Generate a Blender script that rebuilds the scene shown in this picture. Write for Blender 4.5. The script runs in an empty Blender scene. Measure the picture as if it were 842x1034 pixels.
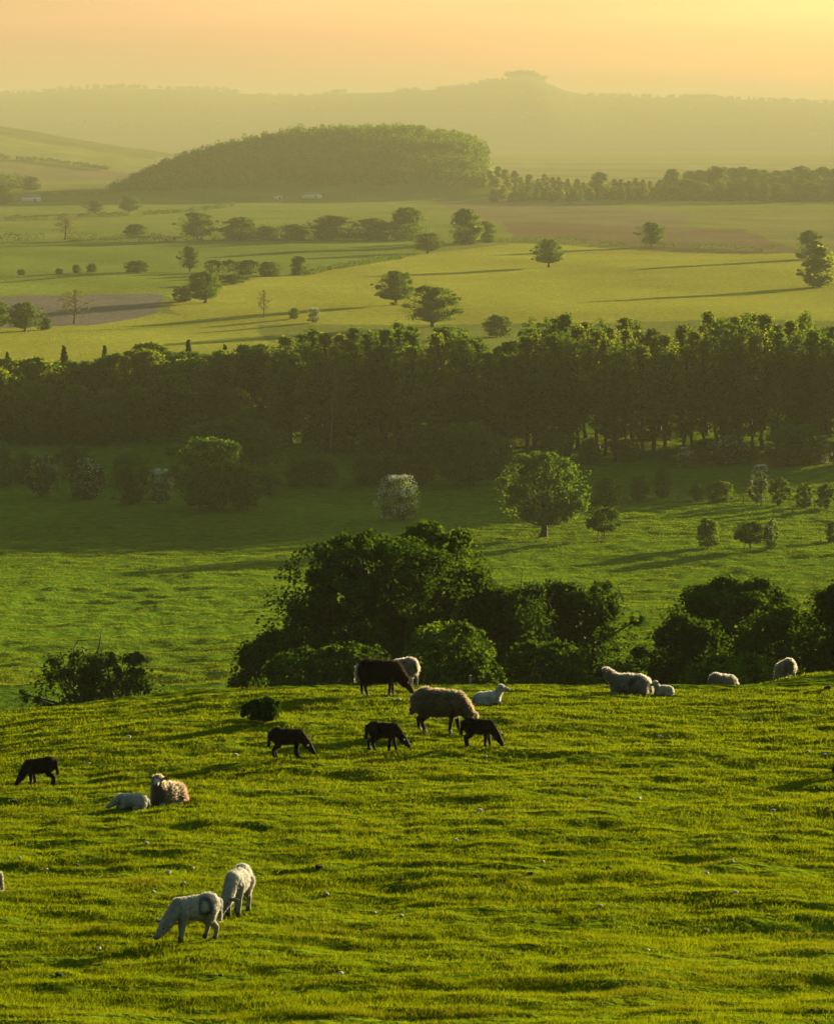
import bpy, bmesh, math, random
import numpy as np
from mathutils import Vector, Matrix, Quaternion

SC = bpy.context.scene
COL = SC.collection
F = 2932.0                                   # focal length in photo pixels (842 x 1034)
TH = math.atan(389.0 / F)                    # camera pitch
CT, ST = math.cos(TH), math.sin(TH)
rng = np.random.default_rng(7)

# ------------------------------------------------------------------ noise
_P = np.random.default_rng(99).permutation(4096).astype(np.int64)
def _hash(ix, iy, seed):
    return _P[(_P[(ix + seed * 131) & 4095] + iy) & 4095]
def perlin(x, y, seed=0):
    x = np.asarray(x, float); y = np.asarray(y, float)
    ix = np.floor(x).astype(np.int64); iy = np.floor(y).astype(np.int64)
    fx = x - ix; fy = y - iy
    u = fx * fx * fx * (fx * (fx * 6 - 15) + 10); v = fy * fy * fy * (fy * (fy * 6 - 15) + 10)
    def g(a, b, dx, dy):
        an = _hash(a, b, seed) * (2 * math.pi / 4096.0)
        return np.cos(an) * dx + np.sin(an) * dy
    n00 = g(ix, iy, fx, fy); n10 = g(ix + 1, iy, fx - 1, fy)
    n01 = g(ix, iy + 1, fx, fy - 1); n11 = g(ix + 1, iy + 1, fx - 1, fy - 1)
    return 1.5 * ((n00 * (1 - u) + n10 * u) * (1 - v) + (n01 * (1 - u) + n11 * u) * v)
def noise3(p, s, seed=0):
    return (perlin(p[:, 0] * s, p[:, 1] * s, seed) + perlin(p[:, 1] * s + 17.3, p[:, 2] * s, seed + 1)
            + perlin(p[:, 2] * s, p[:, 0] * s + 5.1, seed + 2)) / 1.7
def sstep(a, b, x):
    t = np.clip((x - a) / (b - a), 0, 1); return t * t * (3 - 2 * t)

def pchip(xs, ys):
    xs = np.array(xs, float); ys = np.array(ys, float)
    h = np.diff(xs); d = np.diff(ys) / h
    m = np.zeros_like(xs); m[0] = d[0]; m[-1] = d[-1]
    for i in range(1, len(xs) - 1):
        if d[i - 1] * d[i] > 0:
            w1 = 2 * h[i] + h[i - 1]; w2 = h[i] + 2 * h[i - 1]
            m[i] = (w1 + w2) / (w1 / d[i - 1] + w2 / d[i])
    def f(x):
        x = np.clip(x, xs[0], xs[-1]); i = np.clip(np.searchsorted(xs, x) - 1, 0, len(xs) - 2)
        t = (x - xs[i]) / h[i]; t2 = t * t; t3 = t2 * t
        return ((2 * t3 - 3 * t2 + 1) * ys[i] + (t3 - 2 * t2 + t) * h[i] * m[i]
                + (-2 * t3 + 3 * t2) * ys[i + 1] + (t3 - t2) * h[i] * m[i + 1])
    return f

# ------------------------------------------------------------------ terrain
PROFILE = pchip(*zip(*[(-60, 4), (-30, 1.8), (-10, -.3), (0, -1.75), (10, -4.1), (20, -6.75), (26, -8.05), (31, -8.87),
    (40, -10.0), (47, -10.9), (58, -12.05), (66, -12.95), (72, -14.0), (78, -15.3), (85, -17.6), (100, -22.5), (115, -27),
    (130, -30.8), (160, -37), (200, -41), (225, -43), (260, -45.6), (300, -48.8), (350, -52.8), (400, -56), (460, -57.6),
    (530, -58.4), (600, -59), (800, -60), (1060, -61.2), (1500, -61.8), (2000, -62.5), (2600, -63.2), (4000, -64),
    (6000, -64.5), (9000, -66), (20000, -66)]))
def wx(px, y): return (px - 421.0) / F * y
_WOODHILL = [(-200, 199), (60, 199), (118, 193), (140, 187), (170, 173), (200, 164), (250, 151), (300, 144), (350, 140),
             (400, 140), (440, 143), (488, 155), (505, 174), (540, 184), (600, 188), (700, 187), (842, 184), (1000, 182), (1400, 190)]
_wh = pchip([wx(p, 2850) for p, q in _WOODHILL], [max(0, (128 - q) / F * 2850 + 63.3) for p, q in _WOODHILL])
_LEFTHILL = [(-1800, 150), (-900, 120), (-300, 112), (-60, 122), (0, 130), (60, 141), (120, 151), (165, 158), (210, 168), (280, 176)]
_lh = pchip([wx(p, 4200) for p, q in _LEFTHILL], [max(0, (128 - q) / F * 4200 + 64.0) for p, q in _LEFTHILL])
_RIDGE = [(-2500, 110), (-600, 96), (-100, 97), (0, 96), (60, 94), (130, 91), (200, 92), (250, 95), (300, 97), (340, 95), (400, 94),
          (440, 91), (480, 86), (505, 82), (530, 80), (548, 86), (570, 94), (600, 98), (650, 99), (700, 99), (760, 102), (842, 105), (1200, 112), (3000, 120)]
_rh = pchip([wx(p, 12000) for p, q in _RIDGE], [(128 - q) / F * 12000 + 66 for p, q in _RIDGE])

def relief(x, y):
    near = 1 - sstep(84, 96, y)
    r = near * (.056 * perlin(x / 1.25, y / .95, 1) + .03 * perlin(x / .5, y / .4, 2) + .10 * perlin(x / 4.2, y / 3.0, 3)
                - .038 * np.abs(perlin(x / 2.3 + 3, y / 1.0, 4)) + .012 * perlin(x / .2, y / .17, 5))
    mid = sstep(95, 130, y) * (1 - sstep(520, 900, y))
    r = r + mid * (.20 * perlin(x / 3.4, y / 2.8, 6) + .11 * perlin(x / 1.6, y / 1.4, 12) + .22 * perlin(x / 10., y / 7.5, 7) + .8 * perlin(x / 70., y / 55., 8))
    far = sstep(420, 900, y)
    r = r + far * (1.3 * perlin(x / 190., y / 160., 9) + .5 * perlin(x / 55., y / 70., 10))
    return r
def H0(x, y):
    x = np.asarray(x, float); y = np.asarray(y, float)
    z = PROFILE(y)
    z = z - .0105 * np.minimum(np.maximum(0, -x - 2), 14) ** 2 * sstep(25, 60, y) * (1 - sstep(95, 150, y))
    z = z + .42 * np.exp(-((x - 10.9) / 1.5) ** 2 - ((y - 75.5) / 3.0) ** 2)
    z = z + _wh(x) * sstep(2480, 2860, y) * (1 - sstep(2950, 3500, y))
    z = z + _lh(x) * sstep(3250, 4200, y) * (1 - sstep(4400, 5600, y))
    rr = _rh(x) + sstep(9000, 12000, y) * 6 * perlin(x / 900., y / 2000., 11)
    z = z + rr * sstep(8300, 12000, y) * (1 - sstep(12000, 15000, y))
    return z
def H(x, y): return H0(x, y) + relief(np.asarray(x, float), np.asarray(y, float))

def ray(px, py):
    u = (px - 421.0) / F; v = (517.0 - py) / F
    d = (u, CT + v * ST, -ST + v * CT)
    return d[0] / d[1], -d[2] / d[1]                 # x/y, depth/y
_YS = np.concatenate([np.arange(18, 100, .05), np.arange(100, 700, .5), np.exp(np.linspace(math.log(700), math.log(13000), 3000))])
def place(px, py):
    t, s = ray(px, py)
    below = -s * _YS < H(t * _YS, _YS)
    i = int(np.argmax(below)) if below.any() else len(_YS) - 1
    y = float(_YS[i]); return Vector((t * y, y, float(H(t * y, y))))
def at(px, y):
    x = wx(px, y) * 1.0
    # u is measured in the tilted image plane: correct for the pitch at that ground depth
    z = float(H(x, y)); k = (y * CT - z * ST) / F
    x = (px - 421.0) * k
    return Vector((x, y, float(H(x, y))))
def z_at(py, y): return -ray(421, py)[1] * y
def depth(p): return p[1] * CT - p[2] * ST            # distance along the optical axis

# ------------------------------------------------------------------ helpers
def new_mesh(name, verts, faces, mat=None, smooth=False, attr=None):
    """faces: (n,k) int array of equal-sized polygons, or a list of such arrays"""
    verts = np.asarray(verts, np.float32)
    fl = faces if isinstance(faces, list) else [faces]
    me = bpy.data.meshes.new(name)
    me.vertices.add(len(verts)); me.vertices.foreach_set('co', verts.ravel())
    loops = np.concatenate([np.asarray(f, np.int32).ravel() for f in fl])
    tot = np.concatenate([np.full(len(f), f.shape[1], np.int32) for f in fl])
    start = np.concatenate([[0], np.cumsum(tot)[:-1]]).astype(np.int32)
    me.loops.add(len(loops)); me.loops.foreach_set('vertex_index', loops)
    me.polygons.add(len(tot)); me.polygons.foreach_set('loop_start', start); me.polygons.foreach_set('loop_total', tot)
    me.update(calc_edges=True)
    if smooth: me.polygons.foreach_set('use_smooth', np.ones(len(tot), bool))
    if attr is not None:
        a = me.color_attributes.new('col', 'FLOAT_COLOR', 'POINT')
        c = np.ones((len(verts), 4), np.float32); c[:, :np.shape(attr)[-1]] = attr
        a.data.foreach_set('color', c.ravel())
    if mat: me.materials.append(mat)
    return me
def link(name, me, parent=None, loc=None):
    o = bpy.data.objects.new(name, me); COL.objects.link(o)
    if parent: o.parent = parent
    if loc is not None: o.location = loc
    return o
def tag(o, label, cat, group=None, kind=None):
    o['label'] = label
    if cat: o['category'] = cat
    if group: o['group'] = group
    if kind: o['kind'] = kind
    return o
def structure(o):
    o['kind'] = 'structure'; return o

class Tubes:
    def __init__(s): s.v = []; s.f = []; s.n = 0
    def add(s, pts, rad, k=6):
        pts = np.asarray(pts, float); m = len(pts)
        rad = np.broadcast_to(np.asarray(rad, float), (m,))
        tg = np.gradient(pts, axis=0); tg /= np.linalg.norm(tg, axis=1)[:, None] + 1e-9
        ref = np.array([.31, .95, .05]) if abs(tg[0, 1]) < .9 else np.array([1., .1, 0])
        a = np.cross(tg, ref); a /= np.linalg.norm(a, axis=1)[:, None] + 1e-9
        b = np.cross(tg, a)
        ang = np.arange(k) * 2 * math.pi / k
        ring = pts[:, None] + rad[:, None, None] * (np.cos(ang)[None, :, None] * a[:, None] + np.sin(ang)[None, :, None] * b[:, None])
        s.v.append(ring.reshape(-1, 3))
        i = np.arange(m - 1)[:, None] * k + np.arange(k)[None]; j = np.arange(m - 1)[:, None] * k + (np.arange(k)[None] + 1) % k
        s.f.append((np.stack([i, j, j + k, i + k], -1).reshape(-1, 4) + s.n)); s.n += m * k
    def mesh(s, name, mat): return new_mesh(name, np.concatenate(s.v), np.concatenate(s.f), mat, True)

def leaf_quads(c, nrm, size, r, elong=1.5):
    n = len(c)
    nrm = nrm / (np.linalg.norm(nrm, axis=1)[:, None] + 1e-9)
    t = r.normal(size=(n, 3)); t -= (t * nrm).sum(1)[:, None] * nrm; t /= np.linalg.norm(t, axis=1)[:, None] + 1e-9
    b = np.cross(nrm, t)
    sz = size * r.uniform(.65, 1.35, n)[:, None]
    a1 = t * sz * elong * .5; b1 = b * sz * .5
    v = np.stack([c - a1, c + b1 - a1 * .1, c + a1, c - b1 - a1 * .1], 1).reshape(-1, 3)
    return v, np.arange(n * 4).reshape(-1, 4)

# ------------------------------------------------------------------ materials
def nodes(m):
    m.use_nodes = True; nt = m.node_tree; nt.nodes.clear(); return nt, nt.nodes, nt.links
def leaf_mat(name, base, trans, var=.35, mixf=.5, hue2=None, dry=None):
    m = bpy.data.materials.new(name); nt, N, L = nodes(m)
    out = N.new('ShaderNodeOutputMaterial'); mix = N.new('ShaderNodeMixShader'); mix.inputs[0].default_value = mixf
    d = N.new('ShaderNodeBsdfDiffuse'); t = N.new('ShaderNodeBsdfTranslucent')
    geo = N.new('ShaderNodeNewGeometry'); oi = N.new('ShaderNodeObjectInfo')
    add = N.new('ShaderNodeMath'); add.operation = 'MULTIPLY_ADD'; add.inputs[1].default_value = .58
    sc = N.new('ShaderNodeMath'); sc.operation = 'MULTIPLY'; sc.inputs[1].default_value = .42
    L.new(geo.outputs['Random Per Island'], add.inputs[0]); L.new(oi.outputs['Random'], sc.inputs[0]); L.new(sc.outputs[0], add.inputs[2])
    for sh, c in ((d, base), (t, trans)):
        r = N.new('ShaderNodeValToRGB')
        lo = [x * (1 - var) for x in c]; hi = [min(1, x * (1 + var)) for x in (hue2 or c)]
        r.color_ramp.elements[0].color = (*lo, 1); r.color_ramp.elements[1].color = (hi[0] * 1.12, hi[1], hi[2] * .8, 1)
        L.new(add.outputs[0], r.inputs[0])
        if dry:
            tcn = N.new('ShaderNodeTexCoord'); nz = N.new('ShaderNodeTexNoise'); nz.inputs['Scale'].default_value = .55; nz.inputs['Detail'].default_value = 6; nz.inputs['Roughness'].default_value = .65
            mr = N.new('ShaderNodeMapRange'); mr.inputs[1].default_value = .50; mr.inputs[2].default_value = .74; mr.inputs[4].default_value = .75
            mx = N.new('ShaderNodeMixRGB'); mx.inputs[2].default_value = (*dry, 1)
            L.new(tcn.outputs['Object'], nz.inputs['Vector']); L.new(nz.outputs[0], mr.inputs[0]); L.new(mr.outputs[0], mx.inputs[0]); L.new(r.outputs[0], mx.inputs[1]); L.new(mx.outputs[0], sh.inputs['Color'])
        else: L.new(r.outputs[0], sh.inputs['Color'])
    L.new(d.outputs[0], mix.inputs[1]); L.new(t.outputs[0], mix.inputs[2]); L.new(mix.outputs[0], out.inputs[0])
    return m
def noise_mat(name, c1, c2, scale=3., rough=.9, bump=.3, bdist=.02, coord='Object', detail=5.):
    m = bpy.data.materials.new(name); nt, N, L = nodes(m)
    out = N.new('ShaderNodeOutputMaterial'); p = N.new('ShaderNodeBsdfPrincipled'); p.inputs['Roughness'].default_value = rough
    p.inputs['Specular IOR Level'].default_value = .2
    tc = N.new('ShaderNodeTexCoord'); nz = N.new('ShaderNodeTexNoise'); nz.inputs['Scale'].default_value = scale; nz.inputs['Detail'].default_value = detail
    r = N.new('ShaderNodeValToRGB'); r.color_ramp.elements[0].position = .35; r.color_ramp.elements[1].position = .65
    r.color_ramp.elements[0].color = (*c1, 1); r.color_ramp.elements[1].color = (*c2, 1)
    b = N.new('ShaderNodeBump'); b.inputs['Strength'].default_value = bump; b.inputs['Distance'].default_value = bdist
    L.new(tc.outputs[coord], nz.inputs['Vector']); L.new(nz.outputs[0], r.inputs[0]); L.new(nz.outputs[0], b.inputs['Height'])
    L.new(r.outputs[0], p.inputs['Base Color']); L.new(b.outputs[0], p.inputs['Normal']); L.new(p.outputs[0], out.inputs[0])
    return m

M = {}
M['bark'] = noise_mat('bark', (.022, .018, .012), (.052, .043, .03), 6, .95, .6, .05)
M['pale_bark'] = noise_mat('pale_bark', (.16, .14, .10), (.30, .27, .2), 5, .9, .4, .04)
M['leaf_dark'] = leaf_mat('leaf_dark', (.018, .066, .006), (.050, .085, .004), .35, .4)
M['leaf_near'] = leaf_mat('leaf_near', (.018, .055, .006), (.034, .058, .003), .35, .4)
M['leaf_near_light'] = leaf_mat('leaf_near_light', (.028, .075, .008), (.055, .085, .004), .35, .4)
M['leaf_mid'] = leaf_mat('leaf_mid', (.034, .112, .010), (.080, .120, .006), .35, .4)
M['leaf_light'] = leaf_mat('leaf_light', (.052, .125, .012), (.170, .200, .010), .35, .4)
M['leaf_conifer'] = leaf_mat('leaf_conifer', (.022, .040, .012), (.03, .045, .01))
M['leaf_thin'] = leaf_mat('leaf_thin', (.075, .072, .025), (.10, .09, .02))
M['blossom'] = leaf_mat('blossom', (.55, .58, .50), (.3, .3, .22), .2, .3)
M['grass'] = leaf_mat('grass_blades', (.050, .098, .002), (.208, .203, .001), .45, .57, (.072, .105, .002), (.125, .105, .006))
M['stone'] = noise_mat('stone', (.22, .20, .16), (.40, .37, .31), 14, .9, .5, .02)
M['soil'] = noise_mat('soil', (.012, .009, .006), (.035, .026, .016), 18, 1., .8, .03)
M['wood'] = noise_mat('weathered_wood', (.10, .085, .065), (.2, .17, .13), 9, .9, .5, .02)
M['shed_wall'] = noise_mat('shed_wall', (.55, .53, .48), (.7, .68, .62), 2, .8, .1, .02)
M['shed_roof'] = noise_mat('shed_roof', (.16, .14, .13), (.25, .22, .20), 2, .7, .1, .02)
M['shed_door'] = noise_mat('shed_door', (.08, .07, .06), (.12, .1, .09), 2, .7, .1, .02)
M['eye'] = noise_mat('eye', (.006, .005, .004), (.01, .008, .006), 2, .15, 0, .02)

def body_mat(name, hair=False):
    m = bpy.data.materials.new(name); nt, N, L = nodes(m)
    out = N.new('ShaderNodeOutputMaterial'); at_ = N.new('ShaderNodeAttribute'); at_.attribute_name = 'col'
    if hair:
        mix = N.new('ShaderNodeMixShader'); mix.inputs[0].default_value = .82
        d = N.new('ShaderNodeBsdfDiffuse'); t = N.new('ShaderNodeBsdfTranslucent')
        L.new(at_.outputs['Color'], d.inputs[0]); L.new(at_.outputs['Color'], t.inputs[0])
        L.new(d.outputs[0], mix.inputs[1]); L.new(t.outputs[0], mix.inputs[2]); L.new(mix.outputs[0], out.inputs[0])
        return m
    p = N.new('ShaderNodeBsdfPrincipled'); p.inputs['Roughness'].default_value = .9; p.inputs['Specular IOR Level'].default_value = .06
    p.inputs['Sheen Weight'].default_value = .25; p.inputs['Sheen Roughness'].default_value = .5
    tc = N.new('ShaderNodeTexCoord'); nz = N.new('ShaderNodeTexNoise'); nz.inputs['Scale'].default_value = 32; nz.inputs['Detail'].default_value = 4
    mr = N.new('ShaderNodeMapRange'); mr.inputs[1].default_value = .3; mr.inputs[2].default_value = .7; mr.inputs[3].default_value = .72; mr.inputs[4].default_value = 1.15
    mx = N.new('ShaderNodeMixRGB'); mx.blend_type = 'MULTIPLY'; mx.inputs[0].default_value = 1
    b = N.new('ShaderNodeBump'); b.inputs['Strength'].default_value = .6; b.inputs['Distance'].default_value = .015
    L.new(tc.outputs['Object'], nz.inputs[0]); L.new(nz.outputs[0], mr.inputs[0]); L.new(nz.outputs[0], b.inputs['Height'])
    L.new(at_.outputs['Color'], mx.inputs[1]); L.new(mr.outputs[0], mx.inputs[2]); L.new(mx.outputs[0], p.inputs['Base Color'])
    L.new(at_.outputs['Color'], p.inputs['Sheen Tint'])
    L.new(b.outputs[0], p.inputs['Normal']); L.new(p.outputs[0], out.inputs[0])
    return m
M['body'] = body_mat('animal_coat'); M['fleece'] = body_mat('fleece_strands', True); M['crop'] = body_mat('crop_blades', True)

def ground_mat():
    m = bpy.data.materials.new('ground_turf'); nt, N, L = nodes(m)
    out = N.new('ShaderNodeOutputMaterial'); d = N.new('ShaderNodeBsdfPrincipled'); d.inputs['Roughness'].default_value = 1.; d.inputs['Specular IOR Level'].default_value = 0
    d.inputs['Sheen Roughness'].default_value = .45      # downy sward, bright when backlit
    at_ = N.new('ShaderNodeAttribute'); at_.attribute_name = 'col'
    tc = N.new('ShaderNodeTexCoord')
    def noise(s, det, stretch=(1, 1, 1)):
        mp = N.new('ShaderNodeMapping'); mp.inputs['Scale'].default_value = stretch
        n = N.new('ShaderNodeTexNoise'); n.inputs['Scale'].default_value = s; n.inputs['Detail'].default_value = det
        L.new(tc.outputs['Object'], mp.inputs[0]); L.new(mp.outputs[0], n.inputs['Vector']); return n
    n1 = noise(.55, 8); n2 = noise(.02, 4, (1, .6, 1)); n3 = noise(1.6, 5)
    def rng_(n, lo, hi):
        mr = N.new('ShaderNodeMapRange'); mr.inputs[1].default_value = .3; mr.inputs[2].default_value = .7
        mr.inputs[3].default_value = lo; mr.inputs[4].default_value = hi; L.new(n.outputs[0], mr.inputs[0]); return mr
    a = rng_(n1, .68, 1.32); b = rng_(n2, .78, 1.22)
    mul = N.new('ShaderNodeMath'); mul.operation = 'MULTIPLY'; L.new(a.outputs[0], mul.inputs[0]); L.new(b.outputs[0], mul.inputs[1])
    mx = N.new('ShaderNodeMixRGB'); mx.blend_type = 'MULTIPLY'; mx.inputs[0].default_value = 1
    L.new(at_.outputs['Color'], mx.inputs[1]); L.new(mul.outputs[0], mx.inputs[2])
    bp = N.new('ShaderNodeBump'); bp.inputs['Strength'].default_value = 1.; bp.inputs['Distance'].default_value = .55
    L.new(n3.outputs[0], bp.inputs['Height']); L.new(bp.outputs[0], d.inputs['Normal'])
    L.new(mx.outputs[0], d.inputs['Base Color'])
    tnt = N.new('ShaderNodeMixRGB'); tnt.blend_type = 'MULTIPLY'; tnt.inputs[0].default_value = 1; tnt.inputs[2].default_value = (5.0, 3.1, 2.4, 1)
    L.new(at_.outputs['Color'], tnt.inputs[1]); L.new(tnt.outputs[0], d.inputs['Sheen Tint']); swt = N.new('ShaderNodeMath'); swt.operation = 'MULTIPLY'; swt.inputs[1].default_value = .095; L.new(at_.outputs['Alpha'], swt.inputs[0]); L.new(swt.outputs[0], d.inputs['Sheen Weight']); L.new(d.outputs[0], out.inputs[0])
    return m
M['ground'] = ground_mat()

# ------------------------------------------------------------------ ground: one sheet from behind the camera to past the far ridge
FIELDS = [  # (photo outline used to find the field's place on the valley floor, real surface colour)
    ([(-60, 200), (480, 200), (505, 240), (-60, 244)], (0.077, 0.104, 0.021)),
    ([(-60, 244), (480, 242), (420, 258), (300, 276), (-60, 279)], (0.072, 0.104, 0.017)),
    ([(-60, 279), (290, 277), (240, 300), (-60, 303)], (0.088, 0.122, 0.018)),
    ([(290, 277), (430, 256), (520, 246), (790, 256), (900, 262), (900, 325), (200, 330), (160, 300)], (.142, .156, .022)),
    ([(-60, 300), (150, 298), (160, 316), (90, 329), (-60, 332)], (0.076, 0.072, 0.065)),
    ([(-60, 332), (90, 329), (160, 316), (260, 330), (300, 352), (-60, 372)], (.138, .155, .022)),
    ([(430, 202), (560, 202), (700, 216), (690, 229), (505, 225)], (.086, .082, .046)),
    ([(505, 225), (690, 229), (750, 232), (810, 254), (770, 257), (530, 244)], (.078, .063, .036)),
    ([(690, 214), (900, 214), (900, 254), (820, 254), (750, 231)], (0.088, 0.099, 0.031)),
]
def in_poly(x, y, poly):
    r = np.zeros(x.shape, bool); n = len(poly); j = n - 1
    for i in range(n):
        xi, yi = poly[i]; xj, yj = poly[j]
        c = ((yi > y) != (yj > y)) & (x < (xj - xi) * (y - yi) / (yj - yi + 1e-12) + xi)
        r ^= c; j = i
    return r
FIELD_W = []
def field_masks(x_, y_):
    if not FIELD_W:
        for poly, c in FIELDS:
            FIELD_W.append(([tuple(place(p, q)[:2]) for p, q in poly], c))
    wob = 6 * perlin(x_ / 60, y_ / 60, 31)
    for poly, c in FIELD_W: yield c, in_poly(x_ + wob, y_ + wob * 2, poly) & (y_ < 2560)
def build_ground():
    t1 = np.arange(-.19, .1901, .0008)
    ext = .19 + .0008 * (np.power(1.13, np.arange(1, 40)) - 1) / .13
    ext = ext[ext < .95]
    t = np.concatenate([-ext[::-1], t1, ext])
    ys = [np.linspace(-40, 23, 40), np.arange(24, 90, .1), np.arange(90, 205, 2.0)]
    cen = np.array([place(421, p)[1] for p in np.arange(688, 199, -.8)])
    cen = cen[(cen > 206) & (cen < 2500)]
    ys += [cen, np.arange(2510, 3000, 14), np.exp(np.linspace(math.log(3010), math.log(8200), 60)), np.linspace(8300, 16500, 60)]
    y = np.unique(np.concatenate(ys))
    Y, T = np.meshgrid(y, t, indexing='ij')
    X = T * np.maximum(Y, 22.)
    Z = H(X, Y)
    V = np.stack([X, Y, Z], -1).reshape(-1, 3)
    ny, nx = len(y), len(t)
    i = (np.arange(ny - 1)[:, None] * nx + np.arange(nx - 1)[None])
    Fc = np.stack([i, i + 1, i + 1 + nx, i + nx], -1).reshape(-1, 4)
    x_, y_ = V[:, 0], V[:, 1]
    col = np.empty((len(V), 3)); col[:] = (.056, .080, .003)
    midm = (y_ > 95); col[midm] = (.046, .084, .004)
    col[y_ > 640] = (.080, .10, .02)
    for c, m in field_masks(x_, y_): col[m] = c
    lhm = (y_ > 3250) & (y_ < 5600)                    # the left hill: strips of pasture and plough
    band = np.sin((y_ + x_ * .9) / 120. + 2 * perlin(x_ / 400, y_ / 500, 33))
    col[lhm] = (.10, .12, .04)
    col[lhm & (band > .45)] = (.09, .088, .04)
    col[lhm & (y_ > 4020) & (x_ < wx(165, 4200))] = (.07, .078, .03)
    col[(y_ > 8000)] = (.04, .05, .02)
    down = np.where(y_ < 92, .22, np.where(y_ < 620, .40, 1.0))        # how downy the sward is
    o = link('ground', new_mesh('ground', V, Fc, M['ground'], True, np.concatenate([col, down[:, None]], 1)))
    structure(o)
    # worn and lush patches of real sward colour live in the noise of the material
    return o
ground = build_ground()

# ------------------------------------------------------------------ grass blades
def blades(name, pts, hgt, wid, lean, seed, label, mat='grass', cols=None):
    r = np.random.default_rng(seed); n = len(pts)
    az = r.uniform(0, 2 * math.pi, n)
    side = np.stack([np.cos(az), np.sin(az), np.zeros(n)], 1)
    ln = np.stack([r.normal(size=n), r.normal(size=n), np.zeros(n)], 1) * lean
    up = np.stack([np.zeros(n), np.zeros(n), np.ones(n)], 1)
    base = pts - up * .02
    mid = base + (up * .55 + ln * .35) * hgt[:, None]
    tip = base + (up * .9 + ln * 1.1) * hgt[:, None]
    w = side * wid[:, None]
    v = np.stack([base - w * .6, base + w * .6, mid + w * .5, mid - w * .5, tip], 1).reshape(-1, 3)
    k = np.arange(n)[:, None] * 5
    q = k + np.array([[0, 1, 2, 3]]); t = k + np.array([[3, 2, 4]])
    o = link(name, new_mesh(name, v, [q, t], M[mat], attr=None if cols is None else np.repeat(cols, 5, 0)))
    tag(o, label, None, None, 'stuff'); return o
def grass_points(n, py0, py1, tmax, seed):
    r = np.random.default_rng(seed)
    pys = np.arange(py0, py1, 2.0)
    yy = np.array([place(421, p)[1] for p in pys])
    py = r.uniform(py0, py1 - 2, n)
    y = np.interp(py, pys, yy); x = r.uniform(-tmax, tmax, n) * y
    return np.stack([x, y, H(x, y)], 1), r
def build_grass():
    p, r = grass_points(780000, 676, 1075, .195, 21)
    ex = r.uniform(74, 90, 60000); xx = r.uniform(-.19, .19, 60000) * ex
    p = np.concatenate([p, np.stack([xx, ex, H(xx, ex)], 1)]); n = len(p)
    tuft = np.clip(perlin(p[:, 0] / .45, p[:, 1] / .38, 41) * .8 + perlin(p[:, 0] / 1.9, p[:, 1] / 1.5, 42) * .6, -1, 1)
    h = (.050 + .034 * np.maximum(tuft, -.4)) * r.uniform(.6, 1.5, n)
    w = .0036 * p[:, 1] / 30 * r.uniform(.7, 1.4, n)
    h = h * (1 + .25 * (p[:, 1] - 30) / 40)
    blades('pasture_grass', p, h, w, .45, 22, 'short sunlit turf of the sheep pasture')
    p, r = grass_points(520000, 440, 706, .19, 23)
    k = p[:, 1] > 195; p = p[k]; n = len(p)
    tuft = np.clip(perlin(p[:, 0] / 2.2, p[:, 1] / 1.8, 43), -.6, 1)
    h = (.11 + .09 * tuft) * r.uniform(.6, 1.5, n) * (p[:, 1] / 260) ** .5
    w = .020 * p[:, 1] / 260 * r.uniform(.7, 1.4, n)
    blades('meadow_grass', p, h, w, .45, 24, 'rough green sward on the valley meadow')
build_grass()
# ------------------------------------------------------------------ trees
def env_dome(h): return np.sqrt(np.clip(1 - (np.where(h > .38, (h - .38) / .64, (.38 - h) / .52)) ** 2, 0.02, 1))
def env_tall(h): return np.clip(np.where(h < .3, .55 + 1.5 * h, 1.0 - .86 * np.clip((h - .3) / .7, 0, 1) ** 1.9), .1, 1)
def env_cone(h): return np.clip(1.02 - h, .05, 1) * np.where(h < .08, .7, 1)
def env_flat(h): return np.sqrt(np.clip(1 - (np.where(h > .5, (h - .5) / .55, (.5 - h) / .6)) ** 2, .02, 1))
def env_poplar(h): return np.clip(np.where(h < .45, .28 + 1.6 * h, 1.0 - .86 * np.clip((h - .45) / .55, 0, 1) ** 1.8), .1, 1)
ENV = dict(poplar=env_poplar, dome=env_dome, tall=env_tall, cone=env_cone, flat=env_flat)

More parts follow.
